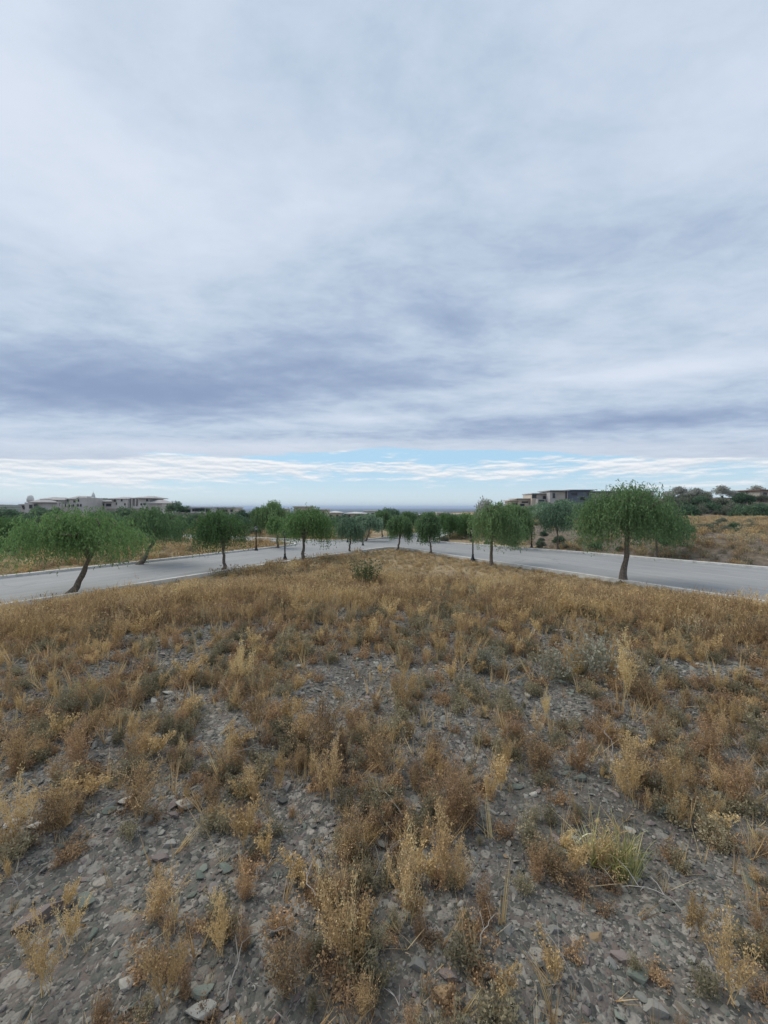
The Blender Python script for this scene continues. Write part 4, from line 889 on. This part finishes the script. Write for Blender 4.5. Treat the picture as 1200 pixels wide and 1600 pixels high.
# fine litter of low stalks and crumbs
lit = [weed('bush', .09, 5, .9, M_weedr), weed('bush', .11, 7, .8, M_dusk), weed('twig', .14, 5, 1.2, M_twig), tuft(.09, 16, .9, M_straw), tuft(.17, 9, .5, M_weed, .0022, .2), tuft(.14, 12, .7, M_straw, .0018, .3), tuft(.20, 8, .45, M_gold, .0022, .15), weed('plume', .15, 4, .5, M_gold)]
X, Y = field(24000, .75, 9, p=1.35); kp = rng.random(24000) < .09 + .85 * cover(X, Y) ** 1.4; X, Y = X[kp], Y[kp]; n = len(X); s = rng.uniform(.5, 1.3, n) * np.interp(Y, [1, 3, 8], [.8, 1.1, 1.6])
scatter('dry_litter', np.column_stack([X, Y, zt(X, Y)]), eul(n, .3), np.column_stack([s, s, s]), lit, rng.choice(8, n, p=[.15, .15, .10, .08, .21, .14, .13, .04]), 'low dead stalks and plant litter between the stones', 'plant litter')
# tall golden growth on the rim and outer slope of the mound
n = 17000; a = rng.uniform(-1.05, 1.05, n); r_ = 5.2 + rng.random(n) ** .8 * 12.0; X, Y = r_ * np.sin(a), r_ * np.cos(a)
dens = ss(r_, 5.0, 7.0) * (.12 + 1.0 * ss(fbm(X * .8, Y * .8, 3, 61), .40, .60)) * (1 - .85 * ss(r_, 11, 16)); kp = rng.random(n) < dens; X, Y, r_ = X[kp], Y[kp], r_[kp]
n = len(X); s = rng.uniform(.35, .95, n) * (1 + .15 * np.exp(-((r_ - 8) / 1.6) ** 2)); nz = fbm(X * .45 + 5, Y * .45, 3, 63)
nz = fbm(X * .8 + 5, Y * .8, 3, 63); id_ = np.where(nz > .55, np.where(nz > .66, rng.choice([4, 0], n, p=[.7, .3]), rng.choice([0, 1, 4, 2], n, p=[.38, .27, .17, .18])), rng.choice([0, 2, 3, 4], n, p=[.16, .48, .30, .06]))
scatter('tall_dry_grass', np.column_stack([X, Y, zt(X, Y)]), eul(n, .12), np.column_stack([s, s, s]), W_far, id_, 'tall golden brown dry grass along the rim of the mound', 'dry grass')
# verges and fields beyond the roads
def scat_zone(name, n, x0, x1, y0, y1, smin, smax, label, thr=.42, ids=(.35, .25, .25, .15), test=None):
    Yq = rng.uniform(y0, y1, n); Xq = rng.uniform(x0, x1, n)
    kp = ~inside(np.column_stack([Xq, Yq]), ring) & (fbm(Xq * .25, Yq * .25, 4, 81) > thr * rng.uniform(.7, 1.1, n)) & (np.abs(Xq) < Yq * 1.1 + 4)
    for a_, b_ in ((.5, 0), (-.5, 0), (0, .5), (0, -.5)): kp &= ~inside(np.column_stack([Xq + a_, Yq + b_]), ring)
    if test is not None: kp &= test(Xq, Yq)
    Xq, Yq = Xq[kp], Yq[kp]; m_ = len(Xq); s = rng.uniform(smin, smax, m_)
    scatter(name, np.column_stack([Xq, Yq, zt(Xq, Yq)]), eul(m_, .1), np.column_stack([s, s, s]), W_verge, rng.choice(4, m_, p=ids), label, 'dry grass')
scat_zone('island_verge_grass', 9000, -14, 16, 15, 38, .25, .6, 'short pale dry grass along the kerbs of the island', .30, (.6, .15, .15, .1), lambda x, y: np.hypot(x, y) > 16)
scat_zone('left_field_grass', 15000, -75, -2, 22, 75, .6, 1.7, 'dry golden grass in the field beyond the left road', .42, (.42, .12, .28, .18), lambda x, y: y < 75)
scat_zone('right_bank_grass', 14000, 4, 70, 18, 75, .6, 1.6, 'dry grass and scrub on the bank beyond the right road', .50, (.33, .04, .25, .38), lambda x, y: x * .844 + y * .536 > 33.6)
scat_zone('right_field_grass', 9000, 25, 110, 45, 90, .8, 1.8, 'pale dry grass in the field beyond the right bank', .46, (.80, .07, .08, .05))
# ------------------------------------------------------------------ stones
def stone(px, py, wpx, kind, label, asp=1.0, rz=0, v=0):
    x, y = at(px, py, TOP); z = zf(x, y); x, y = at(px, py, z); s = wpx / F * math.hypot(y, 1.55) / 2
    o = bpy.data.objects.new('stone', ROCK[kind][v]); COL.objects.link(o); o.location = (x, y, zf(x, y) + s * .12); o.scale = (s * 1.1, s * asp, s * .9); o.rotation_euler = (rng.normal(0, .12), rng.normal(0, .12), rz)
    tag(o, label, 'stone')
for a in [(197, 1120, 20, 'pale', 'white flat stone on gravel at left middle, near the dark weeds'), (192, 1257, 30, 'pale', 'white angular stone beside a brown weed, left of centre'), (283, 1262, 32, 'pale', 'cream flat topped stone with a pinkish stone at its foot'),
          (270, 1279, 24, 'mauve', 'pinkish long stone leaning on the cream flat one'), (46, 1297, 22, 'pale', 'pale round stone near the left edge'), (905, 1159, 13, 'pale', 'small white round stone right of centre'),
          (907, 1219, 26, 'green', 'grey green flat stone below the small white round stone'), (1042, 1275, 42, 'green', 'long grey green slab above the yellow green grass tuft'), (250, 1348, 26, 'mauve', 'brownish upright stone next to dark stones'),
          (262, 1325, 26, 'grey', 'dark angular stone above the brownish upright one'), (350, 1363, 26, 'green', 'green pointed stone on loose gravel'), (130, 1415, 34, 'green', 'grey green block stone at lower left'), (62, 1440, 56, 'mauve', 'long mauve slab at lower left'),
          (310, 1563, 32, 'green', 'green rounded square stone at the bottom edge left of centre'), (303, 1592, 34, 'pale', 'pale whitish stone below the green rounded one'), (706, 1537, 26, 'mauve', 'purple brown rounded stone near the bottom centre'),
          (694, 1567, 32, 'ochre', 'olive brown block stone at the bottom centre'), (936, 1474, 22, 'ochre', 'ochre rounded stone on grey gravel at lower right'), (985, 1512, 32, 'mauve', 'flat brown stone right of the ochre one'), (542, 1565, 28, 'mauve', 'dark purple stone near the bottom left of centre'),
          (552, 1557, 16, 'ochre', 'small yellow stone on top of the dark purple one'), (655, 1520, 30, 'grey', 'grey brown stone under brown weeds near the bottom'), (616, 1400, 14, 'pale', 'tiny white stone in a gap between weeds at lower centre'), (870, 1462, 22, 'grey', 'dark grey stone left of the ochre one'),
          (1000, 1535, 30, 'green', 'green flat stone below the flat brown one'), (1030, 1590, 34, 'grey', 'grey stone at the bottom edge, right of centre'), (245, 1155, 26, 'grey', 'grey long stone on the left gravel strip'), (258, 1085, 20, 'pale', 'pale flat stone at the edge of a brown weed'),
          (310, 1375, 22, 'green', 'pale green stone in loose gravel'), (190, 1545, 20, 'pale', 'pale pebble sized stone at lower left')]:
    stone(a[0], a[1], a[2], a[3], a[4], asp=.7 if 'long' in a[4] else .95, rz=rng.uniform(-.5, .5) + (.6 if 'slab' in a[4] else 0), v=1)
used = set()
for so in [o for o in COL.objects if o.name.split('.')[0] in ('stone', 'silver_shrub', 'olive_bush') or (o.name.startswith('grass_tuft') and 'group' not in o)]:
    best = sorted(weeds_made, key=lambda w: (w[0].location - so.location).length)
    for side in range(2):
        for o_, lab in best[:4]:
            if o_.name in used: continue
            dx_ = o_.location.x - so.location.x; dy_ = o_.location.y - so.location.y
            w_ = ('just right of' if dx_ > 0 else 'just left of') if abs(dx_) > abs(dy_) else ('right behind' if dy_ > 0 else 'right in front of')
            base_ = ' '.join(lab.replace(' on the gravel mound', '').replace(' on the gravel', '').replace(' on the mound', '').split()[:6])
            new = ' '.join((base_ + ' ' + w_ + ' the ' + so['label']).split()[:16])
            if new in used: continue
            o_['label'] = new; used.add(o_.name); used.add(new); break
kinds = ['grey', 'green', 'mauve', 'pale', 'ochre']; kp_ = [.42, .28, .16, .09, .05]
X, Y = field(265, 1.0, 4.6, .98, 0, p=1.6)
for x, y in zip(X, Y):
    kd = rng.choice(kinds, p=kp_); s = rng.uniform(.014, .030) * (.75 + .25 * y); o = bpy.data.objects.new('stone', ROCK[kd][rng.integers(0, 3)]); COL.objects.link(o)
    o.location = (x, y, zf(x, y) + s * .1); o.scale = (s * rng.uniform(.9, 1.4), s, s * .8); o.rotation_euler = (rng.normal(0, .2), rng.normal(0, .2), rng.uniform(0, 6))
    tag(o, {'grey': 'plain grey flattened stone lying in the foreground gravel', 'green': 'grey green flattened stone lying in the foreground gravel', 'mauve': 'mauve brown stone lying in the foreground gravel', 'pale': 'pale whitish stone lying in the foreground gravel', 'ochre': 'small ochre stone lying in the foreground gravel'}[kd], 'stone', kd + ' stones in the foreground gravel')
n = 140000; X, Y = field(n, .55, 7.5, p=1.55); kp = rng.random(n) < .35 + .65 * ss(fbm(X * 1.7, Y * 1.7, 3, 91), .35, .55); X, Y = X[kp], Y[kp]; n = len(X)
s = np.exp(rng.normal(0, .58, n)) * .0057 * np.interp(Y, [1, 3, 7], [.82, 1.3, 2.2])
scatter('gravel', np.column_stack([X, Y, zt(X, Y) + s * .15]), eul(n, .35), np.column_stack([s * 1.25, s, s]), GRAV, rng.integers(0, 6, n), 'loose grey, green and mauve gravel covering the mound', 'gravel')
# bigger loose stones on the bank
n = 900; Xq = rng.uniform(10, 45, n); Yq = rng.uniform(20, 50, n); s_ = Xq * .844 + Yq * .536 - 33; kp = (s_ > .8) & (s_ < 9) & (np.abs(Xq) < Yq * 1.1 + 3); Xq, Yq = Xq[kp], Yq[kp]; n = len(Xq); s = rng.uniform(.04, .16, n)
scatter('bank_rubble', np.column_stack([Xq, Yq, zt(Xq, Yq)]), eul(n, .3), np.column_stack([s, s, s]), ROCK['grey'] + ROCK['pale'][:1], rng.choice(4, n, p=[.35, .3, .25, .1]), 'loose stones strewn on the bank beyond the right road', 'rubble')
# pale bleached twigs lying about
def dead_twig(px, py, L, label, rz):
    x, y = at(px, py, TOP); m = MB(); r2 = np.random.default_rng(int(px)); k_ = 9; tt = np.linspace(0, 1, k_)
    C = np.column_stack([tt * L, np.cumsum(r2.normal(0, L * .035, k_)), .012 + np.abs(np.sin(tt * 3)) * L * .22]); m.tube(C, np.linspace(.0024, .0009, k_), 5)
    for b in (3, 5, 6):
        d = np.array([r2.uniform(.2, .8), r2.choice([-1, 1]) * .6, r2.uniform(.1, .5)]) * L * .4; m.tube([C[b], C[b] + d * .5 + [0, 0, .01], C[b] + d], [.0015, .0012, .0006], 4)
    o = m.obj('dead_twig', M_twig); o.location = (x, y, zf(x, y)); o.rotation_euler = (0, 0, rz); tag(o, label, 'twig')
for a in [(500, 1450, .22, 'pale bleached twig curving over gravel left of the bottom centre', 2.1), (575, 1410, .26, 'forked pale bleached twig standing among weeds at lower centre', 1.1), (545, 1580, .22, 'thin white twig lying at the bottom edge near the centre', 1.7),
          (350, 1580, .20, 'curved white twig beside the green rounded stone', 1.4), (1085, 1440, .22, 'straw coloured twig lying across bare gravel at lower right', 2.7), (470, 1480, .14, 'short white twig on dark gravel left of centre', 3.0),
          (745, 1500, .14, 'short pale twig right of the bottom centre', 1.0), (640, 1290, .3, 'pale twig arching over gravel in the middle of the mound', 2.4), (330, 1210, .3, 'grey bent twig on the left gravel strip', .4), (760, 1380, .16, 'short straight pale twig near rust weeds', .3), (905, 1560, .2, 'thin grey twig on the gravel at the bottom right', 1.9), (960, 1180, .4, 'long forked pale twig among golden weeds right of centre', 1.2)]:
    dead_twig(*a)

# ------------------------------------------------------------------ air
hz = MB(); hz.box(-30000, 30000, -30000, 30000, -75, 60); hb = hz.mesh('haze', None); ho = bpy.data.objects.new('haze', hb); COL.objects.link(ho); tag(ho, 'thin blue air over the whole place', 'haze', kind='stuff')
mh = bpy.data.materials.new('haze_air'); mh.use_nodes = True; th_ = mh.node_tree; th_.nodes.clear()
pv = th_.nodes.new('ShaderNodeVolumePrincipled'); pv.inputs['Color'].default_value = (.62, .76, .98, 1); pv.inputs['Density'].default_value = .00011; pv.inputs['Anisotropy'].default_value = 0.0
om = th_.nodes.new('ShaderNodeOutputMaterial'); th_.links.new(pv.outputs[0], om.inputs['Volume']); hb.materials.append(mh)
